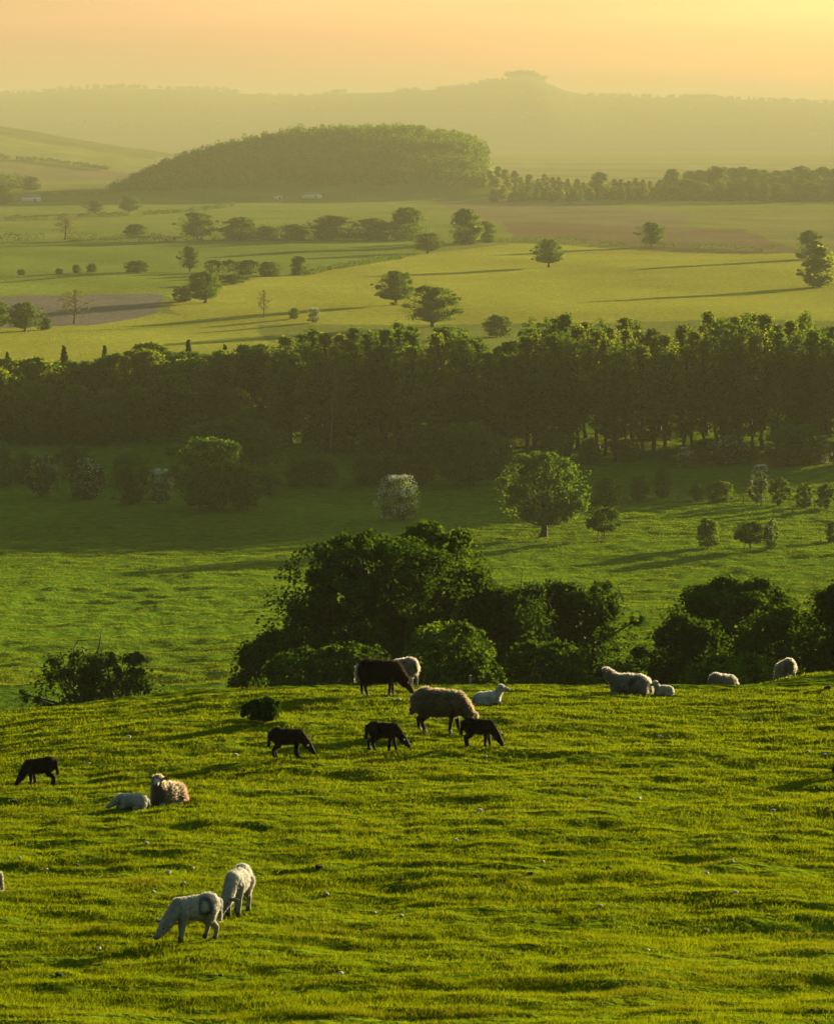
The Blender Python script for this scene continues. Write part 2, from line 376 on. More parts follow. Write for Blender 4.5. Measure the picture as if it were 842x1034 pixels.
def make_tree(seed, Hh, W, base=.25, env='dome', nb=40, nl=6000, leaf=.3, br=(.11, .19), mat='leaf_mid', bark='bark',
              trunk_r=None, stems=1, gap=-.25, blossom=0, squash=.72, lean=0., limbs=True, lop=0., fill=.3):
    r = np.random.default_rng(seed); E = ENV[env]
    zb = base * Hh; ch = Hh - zb
    # blobs: leaf clumps hung in the crown's volume
    B = []; tries = 0
    while len(B) < nb and tries < nb * 20:
        tries += 1
        h = r.uniform(.02, 1.0); a = r.uniform(0, 2 * math.pi); R = E(np.array(h)) * W / 2
        wob = 1 + .28 * math.sin(a * 2 + seed) * r.uniform(.4, 1) + .16 * math.sin(a * 3 + seed * 1.7)
        rad = R * wob * math.sqrt(r.uniform(.12, 1)) * .86
        rb = (.5 * W + .45 * min(ch, 2 * W)) * r.uniform(*br) * (.62 + .48 * E(np.array(h)))
        z = zb + h * ch * .94
        if z + rb * squash > Hh * 1.03: continue
        if r.random() < .32 and h < .86: rb *= .55; rad = min(rad / .86 * 1.12, R * wob * 1.04); z = min(z * 1.02, Hh * 1.02)   # loose sprigs on the outline
        B.append((rad * math.cos(a) + lop * W * h, rad * math.sin(a), max(z, rb * .55), rb))
    B = np.array(B)
    wgt = B[:, 3] ** 2; wgt /= wgt.sum()
    bi = r.choice(len(B), nl, p=wgt)
    d = r.normal(size=(nl, 3)); d /= np.linalg.norm(d, axis=1)[:, None]
    rr = B[bi, 3] * np.power(r.uniform(.08, 1, nl), .45) * (1 + .18 * r.normal(size=nl))
    c = B[bi, :3] + d * rr[:, None] * np.array([1, 1, squash])
    # thinner sprays of leaves through the rest of the crown
    nf = int(nl * fill); hf = r.uniform(.0, .93, nf); af = r.uniform(0, 2 * math.pi, nf)
    wobf = 1 + .2 * np.sin(af * 2 + seed) + .12 * np.sin(af * 3 + seed * 1.7) + .10 * np.sin(af * 7 + hf * 9)
    rf = E(hf) * W / 2 * wobf * np.sqrt(r.uniform(.05, 1, nf)) * .93
    cf = np.stack([rf * np.cos(af) + lop * W * hf, rf * np.sin(af), zb * .9 + hf * ch], 1)
    c = np.concatenate([c, cf]); d = np.concatenate([d, np.stack([np.cos(af), np.sin(af), hf], 1)])
    g = noise3(c + seed, 2.2 / (W * .16), 50 + seed % 7)
    keep = (g > gap) & (c[:, 2] > .05); c = c[keep]; d = d[keep]
    nrm = d * .7 + np.array([0, 0, .5]) + r.normal(size=c.shape) * .75
    parts = []
    if blossom > 0:
        g2 = noise3(c - seed, 1.4 / (W * .2), 60 + seed % 5) + .5 * (c[:, 2] / Hh - .5) + .35 * r.normal(size=len(c))
        isb = g2 > np.quantile(g2, 1 - blossom)
        v, f = leaf_quads(c[isb] + d[isb] * leaf * .5, nrm[isb], leaf * .8, r, 1.1)
        parts.append(('blossom', new_mesh('blossom', v, f, M['blossom'])))
        c, nrm = c[~isb], nrm[~isb]
    v, f = leaf_quads(c, nrm, leaf, r)
    parts.append(('crown', new_mesh('crown', v, f, M[mat])))
    # trunk(s) and limbs
    T = Tubes(); tr = trunk_r or Hh * .026
    for s in range(stems):
        sx, sy = (0, 0) if stems == 1 else (r.uniform(-.16, .16) * W, r.uniform(-.16, .16) * W)
        topz = zb + ch * (.82 if env in ('tall', 'cone') else .62)
        k = 8; zz = np.linspace(-.25, topz, k)
        px = sx + np.cumsum(r.normal(size=k) * .012 * Hh) * (zz > 0) + (lop * W * .5 + lean * Hh) * (zz / topz)
        py = sy + np.cumsum(r.normal(size=k) * .012 * Hh) * (zz > 0)
        pts = np.stack([px, py, zz], 1); rd = tr / math.sqrt(stems) * np.linspace(1.15, .25, k); rd[0] *= 1.35
        T.add(pts, rd, 8)
        if limbs:
            for q in range(0, len(B), stems):
                b = B[(q + s) % len(B)]
                hz = np.clip(b[2] - W * r.uniform(.12, .35), zb * .75, topz * .97)
                st = np.array([np.interp(hz, zz, px), np.interp(hz, zz, py), hz])
                en = b[:3]; md = (st + en) / 2 + np.array([0, 0, -.04 * W]) + r.normal(size=3) * .03 * W
                tt = np.linspace(0, 1, 5)[:, None]
                cur = (1 - tt) ** 2 * st + 2 * (1 - tt) * tt * md + tt ** 2 * en
                T.add(cur, tr * .42 * np.linspace(1, .22, 5), 5)
    parts.append(('trunk', T.mesh('trunk', M[bark])))
    return dict(parts=parts, H=Hh, W=W)

def put_tree(P, name, loc, h, w=None, label='', cat='tree', group=None, yaw=None, r=rng):
    o = bpy.data.objects.new(name, None); COL.objects.link(o)
    o.empty_display_size = .5
    o.location = loc; sz = h / P['H']; sw = sz if w is None else w / P['W']
    o.scale = (sw, sw, sz); o.rotation_euler = (0, 0, r.uniform(0, 6.28) if yaw is None else yaw)
    tag(o, label, cat, group)
    for n, me in P['parts']: link(n, me, o)
    return o
def tree_px(P, name, px, py, hp, wp, label, cat='tree', group=None, yaw=None, y=None, loc=None):
    """foot of the tree on the ground seen at photo pixel (px, py), size from its apparent size there"""
    loc = loc or (place(px, py) if y is None else at(px, y))
    k = depth(loc) / F
    return put_tree(P, name, loc, hp * k, wp * k, label, cat, group, yaw)

FAR = {}   # prototypes for trees a few hundred metres and more away
FAR['oak'] = make_tree(11, 12, 12.5, .2, 'dome', 90, 26000, .22, (.06, .11), 'leaf_mid', trunk_r=.45, gap=-.2)
FAR['oak_b'] = make_tree(12, 12, 12.5, .16, 'dome', 70, 16000, .28, (.07, .13), 'leaf_mid', trunk_r=.42)
FAR['round'] = make_tree(13, 10, 10, .06, 'dome', 80, 20000, .24, (.07, .13), 'leaf_mid', trunk_r=.3, gap=-.3, stems=3)
FAR['bush'] = make_tree(14, 5, 5.5, .05, 'dome', 46, 6500, .21, (.08, .15), 'leaf_mid', stems=3, gap=-.25)
FAR['bush_b'] = make_tree(15, 5, 5.0, .08, 'dome', 40, 5500, .21, (.08, .15), 'leaf_mid', stems=2, gap=-.2)
FAR['thorn'] = make_tree(16, 4.5, 5.5, .3, 'flat', 22, 4500, .19, (.12, .20), 'leaf_dark', stems=3, gap=-.2)
FAR['hawthorn'] = make_tree(17, 5, 5, .07, 'dome', 46, 8000, .15, (.08, .14), 'leaf_mid', stems=2, gap=-.4, blossom=.48)
FAR['hawthorn_b'] = make_tree(18, 5, 5.4, .07, 'dome', 46, 7500, .16, (.08, .14), 'leaf_dark', stems=2, gap=-.4, blossom=.13)
FAR['thin'] = make_tree(19, 12, 8, .3, 'tall', 26, 1500, .25, (.08, .15), 'leaf_thin', trunk_r=.2, gap=.0)
FAR['conifer'] = make_tree(20, 16, 6, .04, 'cone', 130, 11000, .28, (.03, .055), 'leaf_conifer', trunk_r=.25, squash=.4, gap=-.6)
FAR['ash'] = make_tree(21, 22, 8.5, .16, 'tall', 70, 15000, .27, (.075, .13), 'leaf_mid', trunk_r=.33, gap=-.02, fill=.2)
FAR['ash_b'] = make_tree(22, 22, 8.0, .10, 'poplar', 70, 14000, .27, (.075, .13), 'leaf_mid', trunk_r=.30, gap=.0, fill=.2)
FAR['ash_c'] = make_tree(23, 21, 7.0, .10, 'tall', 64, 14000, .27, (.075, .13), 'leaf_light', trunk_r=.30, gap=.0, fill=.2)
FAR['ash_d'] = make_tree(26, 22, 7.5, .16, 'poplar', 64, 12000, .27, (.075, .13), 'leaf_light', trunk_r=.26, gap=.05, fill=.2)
FAR['broad'] = make_tree(24, 15, 12, .10, 'dome', 70, 17000, .30, (.07, .13), 'leaf_dark', trunk_r=.4, gap=-.3)
FAR['broad_b'] = make_tree(25, 15, 11, .08, 'dome', 66, 16000, .30, (.07, .13), 'leaf_light', trunk_r=.4, gap=-.3)
FAR['belt'] = make_tree(27, 14, 11, .03, 'dome', 46, 5000, .55, (.08, .15), 'leaf_mid', trunk_r=.35, gap=-.4)
FAR['belt_b'] = make_tree(28, 14, 9, .03, 'tall', 40, 4500, .55, (.08, .15), 'leaf_light', trunk_r=.3, gap=-.4)

# --- trees standing on their own in the meadow (nearest first)
MEADOW = [
 ('oak', 'oak_tree', 548, 543, 88, 94, 'broad spreading oak alone in the lit meadow with a straight dark trunk'),
 ('thorn', 'thorn_tree', 609, 545, 35, 42, 'small dark thorn with two leaning trunks right of the oak'),
 ('bush_b', 'bush', 612, 516, 35, 38, 'rounded leafy bush close behind the oak on its right'),
 ('hawthorn', 'hawthorn_bush', 403, 525, 48, 42, 'pale grey blossoming hawthorn standing alone above the large central trees'),
 ('bush_b', 'bush', 714, 553, 30, 31, 'lone rounded bush in the lit meadow left of the thorn pair'),
 ('thorn', 'thorn_tree', 757, 555, 31, 38, 'flat-topped dark thorn tree on several thin stems in the lit meadow'),
 ('hawthorn_b', 'hawthorn_bush', 778, 555, 31, 20, 'thin thorn with white blossom touching the flat-topped dark thorn'),
 ('bush', 'bush', 841, 548, 22, 20, 'small bush in the lit meadow cut by the right edge'),
 ('round', 'round_tree', 213, 514, 76, 78, 'large dense round tree with a domed crown in the shaded meadow'),
 ('bush_b', 'bush', 246, 515, 42, 40, 'low leafy tree under the right side of the large round tree'),
 ('oak_b', 'broad_tree', 230, 478, 56, 116, 'wide flat-crowned tree rising behind the large round tree'),
 ('bush', 'bush', 4, 492, 46, 24, 'dark bush in the shaded meadow cut by the left edge'),
 ('hawthorn_b', 'hawthorn_bush', 46, 501, 42, 34, 'hawthorn with greyish blossom, first of the leafy row from the left'),
 ('bush', 'bush', 25, 488, 32, 28, 'dark bush behind the greyish hawthorn at the left end of the row'),
 ('bush_b', 'bush', 74, 478, 30, 38, 'dark round bush behind the gap between two leftmost hawthorns'),
 ('hawthorn_b', 'hawthorn_bush', 88, 504, 42, 46, 'wide dark hawthorn with few flowers, second tree in the leafy row'),
 ('bush', 'bush', 132, 509, 42, 36, 'dark dense bush just left of the white hawthorn'),
 ('bush', 'bush', 132, 486, 30, 46, 'low dark thicket behind the dense bush and white hawthorn'),
 ('hawthorn', 'hawthorn_bush', 163, 509, 38, 28, 'small white hawthorn in full blossom beside the large round tree'),
 ('bush_b', 'bush', 272, 500, 26, 30, 'low bush right of the large round tree'),
 ('bush', 'bush', 300, 491, 30, 32, 'left bush of a dark pair in front of the wood'),
 ('bush_b', 'bush', 326, 491, 33, 34, 'right bush of a dark pair in front of the wood'),
 ('bush', 'bush', 370, 490, 32, 36, 'dark bush in front of the wood, left one of three touching bushes'),
 ('bush_b', 'bush', 396, 487, 30, 40, 'middle one of three touching bushes in front of the wood'),
 ('bush', 'bush', 425, 489, 33, 34, 'right one of three touching bushes in front of the wood'),
 ('round', 'round_tree', 470, 490, 66, 62, 'dark round tree at the foot of the wood, left of the oak'),
 ('bush', 'bush', 503, 482, 42, 34, 'dark bush between the round tree and the oak at the wood edge'),
 ('bush_b', 'bush', 645, 506, 26, 24, 'small bush right of the oak by the end of the fence'),
 ('bush', 'bush', 669, 503, 32, 20, 'narrow upright bush midway between oak and fence'),
 ('bush_b', 'bush', 703, 506, 18, 14, 'tiniest bush at the left end of the fence row'),
 ('bush', 'bush', 726, 507, 22, 28, 'low wide bush on the left part of the fence'),
 ('hawthorn_b', 'hawthorn_bush', 766, 509, 33, 20, 'tall narrow thorn on the fence row with a pale top'),
 ('bush_b', 'bush', 787, 511, 29, 21, 'light green bush on the fence just right of the tall narrow thorn'),
 ('bush', 'bush', 811, 513, 25, 22, 'dark bush near the right end of the fence'),
 ('bush_b', 'bush', 832, 514, 26, 20, 'last bush on the fence at the right edge'),
 ('hawthorn', 'hawthorn_bush', 768, 486, 18, 17, 'small white blossoming bush between fence row and wood'),
 ('hawthorn_b', 'hawthorn_bush', 735, 470, 30, 42, 'low bush with white blossom at the foot of the wood'),
 ('round', 'round_tree', 803, 470, 44, 62, 'rounded dark tree at the wood edge near the right edge'),
 ('hawthorn', 'hawthorn_bush', 829, 468, 30, 18, 'narrow white blossoming bush beside the rounded tree at the wood edge'),
 ('hawthorn', 'hawthorn_bush', 691, 472, 22, 14, 'faint pale bush at the wood edge below the lit trunks'),
]
for k, nm, px, py, h, w, lab in MEADOW:
    tree_px(FAR[k], nm, px, py, h, w, lab, 'bush' if 'bush' in nm else 'tree', None)

# --- the wood across the valley
TOP = pchip([-400, 0, 35, 60, 80, 120, 150, 185, 225, 260, 300, 350, 400, 425, 455, 475, 498, 515, 540, 580, 620, 652, 668, 690, 720, 780, 842, 1100],
            [366, 362, 358, 362, 356, 354, 347, 356, 350, 340, 330, 326, 324, 320, 318, 330, 345, 332, 318, 313, 316, 322, 334, 324, 312, 311, 316, 320])
def wood():
    r = np.random.default_rng(5)
    G1 = 'broadleaved trees massed in the left half of the wood'; G2 = 'tall straight trees packed in the right half of the wood'
    G3 = 'low undergrowth along the foot of the wood'
    for row, (yb, fr) in enumerate([(514, .90), (528, .97), (543, 1.0), (556, 1.0)]):
        x = -112. + row * 2
        while x < 93:
            yy = yb + 30 * float(1 - sstep(-32, 2, x)) + r.uniform(-5, 5) + .0006 * (x - 20) ** 2 * (-1 if x < 0 else .3)
            xx = x + r.uniform(-1.2, 1.2)
            p = Vector((xx, yy, float(H(xx, yy)))); k = depth(p) / F
            px = 421 + xx / k
            top = z_at(float(TOP(px)), yy)
            hh = (top - p[2]) * fr * r.uniform(.9, 1.03)
            if px < 268:
                kind = r.choice(['broad', 'broad_b', 'oak_b', 'ash_c', 'broad_b'])
                if fr < .95: hh *= r.uniform(.62, .9)
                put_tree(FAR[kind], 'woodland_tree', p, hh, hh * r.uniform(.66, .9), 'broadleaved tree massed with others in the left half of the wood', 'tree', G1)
                x += r.uniform(5.0, 7.0)
            else:
                if row == 3 and px > 560 and r.random() < .35: x += 5; continue
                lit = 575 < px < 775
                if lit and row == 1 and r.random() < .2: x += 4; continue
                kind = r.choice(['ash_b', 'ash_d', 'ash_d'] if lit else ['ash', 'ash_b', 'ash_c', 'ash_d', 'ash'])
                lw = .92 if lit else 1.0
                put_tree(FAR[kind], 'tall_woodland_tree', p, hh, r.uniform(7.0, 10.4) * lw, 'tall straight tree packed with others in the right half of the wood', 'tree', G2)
                x += r.uniform(3.3, 4.9)
    x = -110.
    while x < 90:
        yy = 506 + 31 * float(1 - sstep(-32, 2, x)) + r.uniform(-3, 4); p = Vector((x, yy, float(H(x, yy))))
        px = 421 + x / (depth(p) / F)
        h = r.uniform(3.5, 7) if px < 300 or 420 < px < 520 else r.uniform(2.5, 6.0)
        if 560 < px < 790: h *= .8
        put_tree(FAR[r.choice(['bush', 'bush_b', 'bush'])], 'understorey_bush', p, h, h * r.uniform(1., 1.5), 'low undergrowth bush at the foot of the wood', 'bush', G3)
        x += r.uniform(4.5, 7.5)
    for px, top, lab in [(9, 352, 'dark pointed conifer above the wood at the left edge'), (66, 345, 'pale broad conifer poking out above the left part of the wood'),
                         (107, 345, 'dark conifer tip above the wood left of the domed tree'), (191, 339, 'sharp narrow conifer right of the domed wood tree'),
                         (228, 344, 'dark conifer above the wood between narrow spire and tall trees')]:
        p = at(px, 592); h = z_at(top, 592) - p[2]
        put_tree(FAR['conifer'], 'conifer', p, h, h * .36, lab, 'conifer')
    p = at(152, 596); h = z_at(344, 596) - p[2]
    put_tree(FAR['broad_b'], 'domed_tree', p, h, h * .9, 'light green domed tree rising above the left part of the wood', 'tree')
    p = at(105, 534); h = z_at(406, 534) - p[2]
    put_tree(FAR['round'], 'willow_tree', p, h, 11, 'low grey-green rounded tree in front of the left wood', 'tree')
    p = at(334, 520); h = z_at(392, 520) - p[2]
    T = Tubes(); T.add([(0, 0, -.3), (.1, 0, 3), (.25, 0, 6), (.5, 0, h)], [.16, .14, .11, .04], 7); T.add([(.2, 0, 5.5), (.8, .1, 7), (1.2, 0, 8.6)], [.07, .05, .02], 5)
    tag(link('bare_trunk', T.mesh('bare_trunk', M['pale_bark']), None, p), 'slim pale bare trunk standing at the foot of the dark wood', 'trunk')
wood()

# --- field and hedgerow trees beyond the wood
FIELD = [
 ('oak_b', 'oak_tree', 437, 330, 42, 52, 'domed field tree showing just above the wood, right of the open oak'),
 ('oak', 'oak_tree', 400, 308, 35, 38, 'field oak with open crown just beyond the wood on lit grass'),
 ('bush_b', 'bush', 503, 340, 22, 34, 'low round tree seen over the dip in the wood'),
 ('oak_b', 'field_tree', 207, 306, 32, 38, 'light green leafy tree at the corner of the ploughed field'),
 ('bush', 'bush', 184, 305, 16, 22, 'low dark bush left of the light green corner tree'),
 ('thin', 'thin_tree', 266, 321, 30, 17, 'thin half-bare tree in the lit field left of the open oak'),
 ('thin', 'thin_tree', 75, 327, 37, 32, 'thin half-bare tree in front of the ploughed field'),
 ('oak_b', 'field_tree', 25, 335, 30, 34, 'dark round tree before the ploughed field at left'),
 ('bush', 'bush', 46, 333, 13, 15, 'small bush beside the dark round tree by the ploughed field'),
 ('oak_b', 'field_tree', 0, 333, 30, 20, 'dark tree by the ploughed field cut by the left edge'),
 ('hawthorn', 'hawthorn_bush', 317, 326, 16, 13, 'small white bush just above the wood top'),
 ('bush', 'bush', 297, 322, 11, 12, 'tiny bush left of the small white bush above the wood'),
 ('belt', 'field_tree', 302, 278, 20, 17, 'round yellow-green tree at the right end of the short hedge'),
 ('bush', 'bush', 272, 279, 15, 24, 'dark bush in the short hedge next to the yellow-green tree'),
 ('bush', 'bush', 251, 277, 15, 26, 'dark square-cut bush in the middle of the short hedge'),
 ('bush_b', 'bush', 233, 275, 13, 15, 'pale bush in the short hedge left of its middle'),
 ('bush', 'bush', 216, 275, 13, 18, 'bush at the left end of the short hedge'),
 ('bush_b', 'bush', 236, 287, 10, 26, 'low pale bush in front of the short hedge'),
 ('oak_b', 'field_tree', 192, 274, 26, 18, 'narrow upright tree left of the short hedge'),
 ('bush', 'bush', 138, 275, 12, 28, 'low wide bush alone in the green field'),
 ('bush', 'bush', 93, 275, 9, 12, 'right one of two small round bushes in the green field'),
 ('bush', 'bush', 78, 276, 9, 10, 'left one of two small round bushes in the green field'),
 ('bush', 'bush', 60, 277, 6, 8, 'very small bush in the green field left of the bush pair'),
 ('bush', 'bush', 22, 278, 6, 9, 'very small bush in the green field by the left edge'),
 ('oak', 'oak_tree', 554, 270, 29, 32, 'lone round oak in the bright green field'),
 ('oak_b', 'field_tree', 658, 249, 25, 25, 'round tree alone in front of the brown ploughed field'),
 ('belt', 'field_tree', 816, 262, 30, 24, 'spreading tree at the edge of the bright field near the right edge'),
 ('belt_b', 'field_tree', 828, 290, 42, 36, 'tall pale trees in front of the bright field at the right edge'),
 ('thin', 'thin_tree', 66, 242, 26, 34, 'loose-crowned tree on the long hedge at far left'),
 ('belt', 'field_tree', 137, 240, 14, 26, 'low pale tree on the long hedge right of the loose-crowned tree'),
 ('oak_b', 'field_tree', 200, 242, 28, 34, 'round tree on the long hedge below the wooded hill'),
 ('belt', 'field_tree', 243, 242, 23, 38, 'dark dome-shaped tree on the long hedge, first of the joined row'),
 ('belt', 'field_tree', 270, 242, 14, 22, 'low tree in the dip of the joined hedge row'),
 ('belt', 'field_tree', 297, 242, 16, 26, 'low dome in the joined hedge row, left of a taller pair'),
 ('belt', 'field_tree', 336, 242, 25, 42, 'sloping wide tree in the middle of the joined hedge row'),
 ('belt', 'field_tree', 376, 242, 22, 36, 'dark dome between two bigger trees of the joined hedge row'),
 ('belt', 'field_tree', 411, 242, 33, 40, 'tallest dark tree of the joined hedge row'),
 ('oak_b', 'field_tree', 432, 256, 21, 30, 'low tree standing in front of the right end of the hedge row'),
 ('belt', 'field_tree', 470, 247, 37, 34, 'upright pale tree at the right end of the hedge row'),
 ('belt', 'field_tree', 489, 245, 22, 22, 'small tree just right of the upright pale tree'),
 ('oak_b', 'field_tree', 131, 215, 18, 22, 'small oak in the upper left field'),
 ('oak_b', 'field_tree', 96, 216, 14, 16, 'smaller pale oak left of the small oak in the upper left field'),
 ('belt', 'field_tree', 32, 192, 14, 18, 'tree beside the farm on the far left'),
 ('belt', 'field_tree', 4, 206, 20, 18, 'dark tree mass by the farm cut by the left edge'),
]
for k, nm, px, py, h, w, lab in FIELD:
    tree_px(FAR[k], nm, px, py, h, w * 1.12, lab, 'bush' if 'bush' in nm else 'tree')

def belt():
    r = np.random.default_rng(9)
    for y, lo in ((2500, 490), (2600, 480), (2720, 500)):
        px = lo + r.uniform(0, 10)
        while px < 900:
            p = at(px, y + r.uniform(-30, 30)); k = depth(p) / F
            big = px > 690
            hp = (19 if big else 12) * r.uniform(.8, 1.25)
            if big: put_tree(FAR['belt'], 'belt_tree', p, hp * k, hp * k * r.uniform(.9, 1.3), 'big rounded tree in the dark right half of the far tree belt', 'tree', 'big trees of the far tree belt')
            else: put_tree(FAR['belt_b' if r.random() < .6 else 'belt'], 'belt_tree', p, hp * k, hp * k * r.uniform(.7, 1.1), 'young light green tree in the left half of the far tree belt', 'tree', 'young trees of the far tree belt')
            px += r.uniform(9, 15) if big else r.uniform(6, 10)
    for px, h, lab in [(605, 27, 'taller round tree standing out of the young belt'), (678, 31, 'pointed tree where the young and big trees of the belt meet'), (722, 34, 'tall dome near the middle of the big belt trees')]:
        p = at(px, 2560); k = depth(p) / F
        put_tree(FAR['belt'], 'belt_tree', p, h * k, h * k * .8, lab, 'tree')
belt()

# --- far-off woods that read as one mass
def mass(name, bases, heights, widths, nl, leaf, mat, seed, label):
    r = np.random.default_rng(seed); C = []; Nn = []
    for b, h, w in zip(bases, heights, widths):
        nb = 5
        cen = np.stack([r.normal(size=nb) * w * .2, r.normal(size=nb) * w * .2, h * r.uniform(.18, .8, nb)], 1)
        bi = r.integers(0, nb, nl); d = r.normal(size=(nl, 3)); d /= np.linalg.norm(d, axis=1)[:, None]
        c = cen[bi] + d * (w * .28 * np.power(r.uniform(.2, 1, nl), .4))[:, None]
        C.append(c + b); Nn.append(d + np.array([0, 0, .4]) + r.normal(size=d.shape) * .6)
    v, f = leaf_quads(np.concatenate(C), np.concatenate(Nn), leaf, r, 1.3)
    o = link(name, new_mesh(name, v, f, M[mat])); tag(o, label, None, None, 'stuff'); return o
def hill_wood():
    r = np.random.default_rng(3); B = []
    while len(B) < 1500:
        px = r.uniform(116, 490); y = r.uniform(2590, 2960)
        lim = np.interp(px, [116, 150, 480, 490], [2700, 2600, 2590, 2650])
        if y < lim: continue
        p = at(px, y); B.append(np.array(p))
    B = np.array(B); h = r.uniform(9, 16, len(B)) * (1 + .3 * perlin(B[:, 0] / 60, B[:, 1] / 60, 91)); h *= np.interp(B[:, 0], [wx(116, 2800), wx(150, 2800)], [.55, 1])
    mass('hill_wood', B, h, r.uniform(7, 15, len(B)), 90, 1.4, 'leaf_mid', 4, 'dense wood covering the long rounded hill')
    B = []
    while len(B) < 160:
        px = r.uniform(-40, 30); y = r.uniform(3000, 3200); B.append(np.array(at(px, y)))
    B = np.array(B); mass('far_copse', B, np.interp(B[:, 0], [wx(-20, 3100), wx(30, 3100)], [22, 8]), np.full(len(B), 12.), 60, 1.8, 'leaf_dark', 6, 'small dark copse below the left hill')
    # skyline trees of the far ridge
    P = []; hs = []; ws = []
    def run(p0, p1, n, hpx, y=11950):
        for q in np.sort(r.uniform(p0, p1, n)):
            P.append(np.array(at(q, y + r.uniform(-60, 60)))); hs.append(hpx * 4.09 * r.uniform(.6, 1.2)); ws.append(r.uniform(14, 24))
    run(-20, 240, 60, 3.4); run(60, 75, 8, 6); run(88, 150, 26, 5.5); run(185, 240, 16, 4.5); run(335, 350, 8, 5); run(400, 425, 16, 4.5)
    run(440, 510, 24, 2.2); run(510, 549, 90, 7.5); run(590, 720, 50, 3.4); run(700, 860, 60, 4.0); run(250, 340, 14, 1.8)
    mass('ridge_trees', np.array(P), hs, ws, 70, 4.5, 'leaf_mid', 8, 'distant line of trees and copse along the far ridge')
    P.clear(); hs.clear(); ws.clear()
    for px in np.arange(-20, 870, 7):
        for y in (9700, 10600):
            if r.random() < .55:
                P.append(np.array(at(px + r.uniform(-4, 4), y + r.uniform(-250, 250)))); hs.append(r.uniform(10, 17)); ws.append(r.uniform(15, 40))
    mass('distant_hedges', np.array(P), hs, ws, 60, 4., 'leaf_dark', 10, 'faint distant hedges and trees on the far slope')
hill_wood()

# --- hedges
def hedge(pts, h, w, label, mat='leaf_dark', leaf=.5, gap=-.5, seed=0):
    r = np.random.default_rng(seed + 70)
    W = [place(p, q) for p, q in pts]; P = []
    for a, b in zip(W[:-1], W[1:]):
        L = (b - a).length; n = int(L * (h * 3.2) / leaf)
        t = r.uniform(0, 1, n); c = np.array(a)[None] * (1 - t)[:, None] + np.array(b)[None] * t[:, None]
        P.append(c)
    c = np.concatenate(P); n = len(c)
    c[:, 0] += r.normal(size=n) * w * .3; c[:, 1] += r.normal(size=n) * w * .3
    hh = h * (1 + .5 * perlin(c[:, 0] / 7, c[:, 1] / 11, 71 + seed))
    c[:, 2] = H(c[:, 0], c[:, 1]) + hh * np.power(r.uniform(0, 1, n), .8)
    c = c[perlin(c[:, 0] / 12, c[:, 1] / 20, 75 + seed) > gap]
    o0 = np.array(W[0]); v, f = leaf_quads(c - o0, r.normal(size=c.shape) + np.array([0, 0, .5]), leaf, r)
    tag(link('hedge', new_mesh('hedge', v, f, M[mat]), None, W[0]), label, 'hedge')
hedge([(-30, 245), (70, 244), (150, 244), (250, 243.5), (360, 243), (440, 243)], 4.2, 3., 'long dark hedge crossing the fields under the joined tree row', seed=1)
hedge([(-30, 224), (60, 221), (150, 217), (210, 212), (235, 208)], 3.0, 2.5, 'curving hedge across the upper left field', seed=2, gap=-.25)
hedge([(40, 199), (80, 197), (120, 194), (160, 192)], 3.0, 3., 'short hedge running right from the farm', seed=3, gap=-.3)
hedge([(306, 279), (330, 273.5), (370, 267), (420, 258.5)], 2.2, 2., 'thin hedge climbing diagonally from the yellow-green tree', seed=4, gap=-.2)
hedge([(480, 243), (540, 244), (620, 247.5), (700, 251), (790, 255)], 2.4, 2., 'thin dark hedge along the lower edge of the brown ploughed field', seed=5)
hedge([(232, 242), (300, 242.3), (360, 242.3), (432, 242.5)], 7.5, 6., 'tall ragged hedge filling the gaps between the joined row of trees', mat='leaf_mid', seed=7, gap=-.45, leaf=.6)
hedge([(210, 276), (240, 277), (285, 279)], 3.6, 3.5, 'short thick hedge linking the bushes left of the yellow-green tree', mat='leaf_mid', seed=8, gap=-.5)
hedge([(-30, 157.5), (40, 163), (80, 168), (110, 172)], 5, 5, 'far hedge slanting down the left hill', seed=6, leaf=1.4)

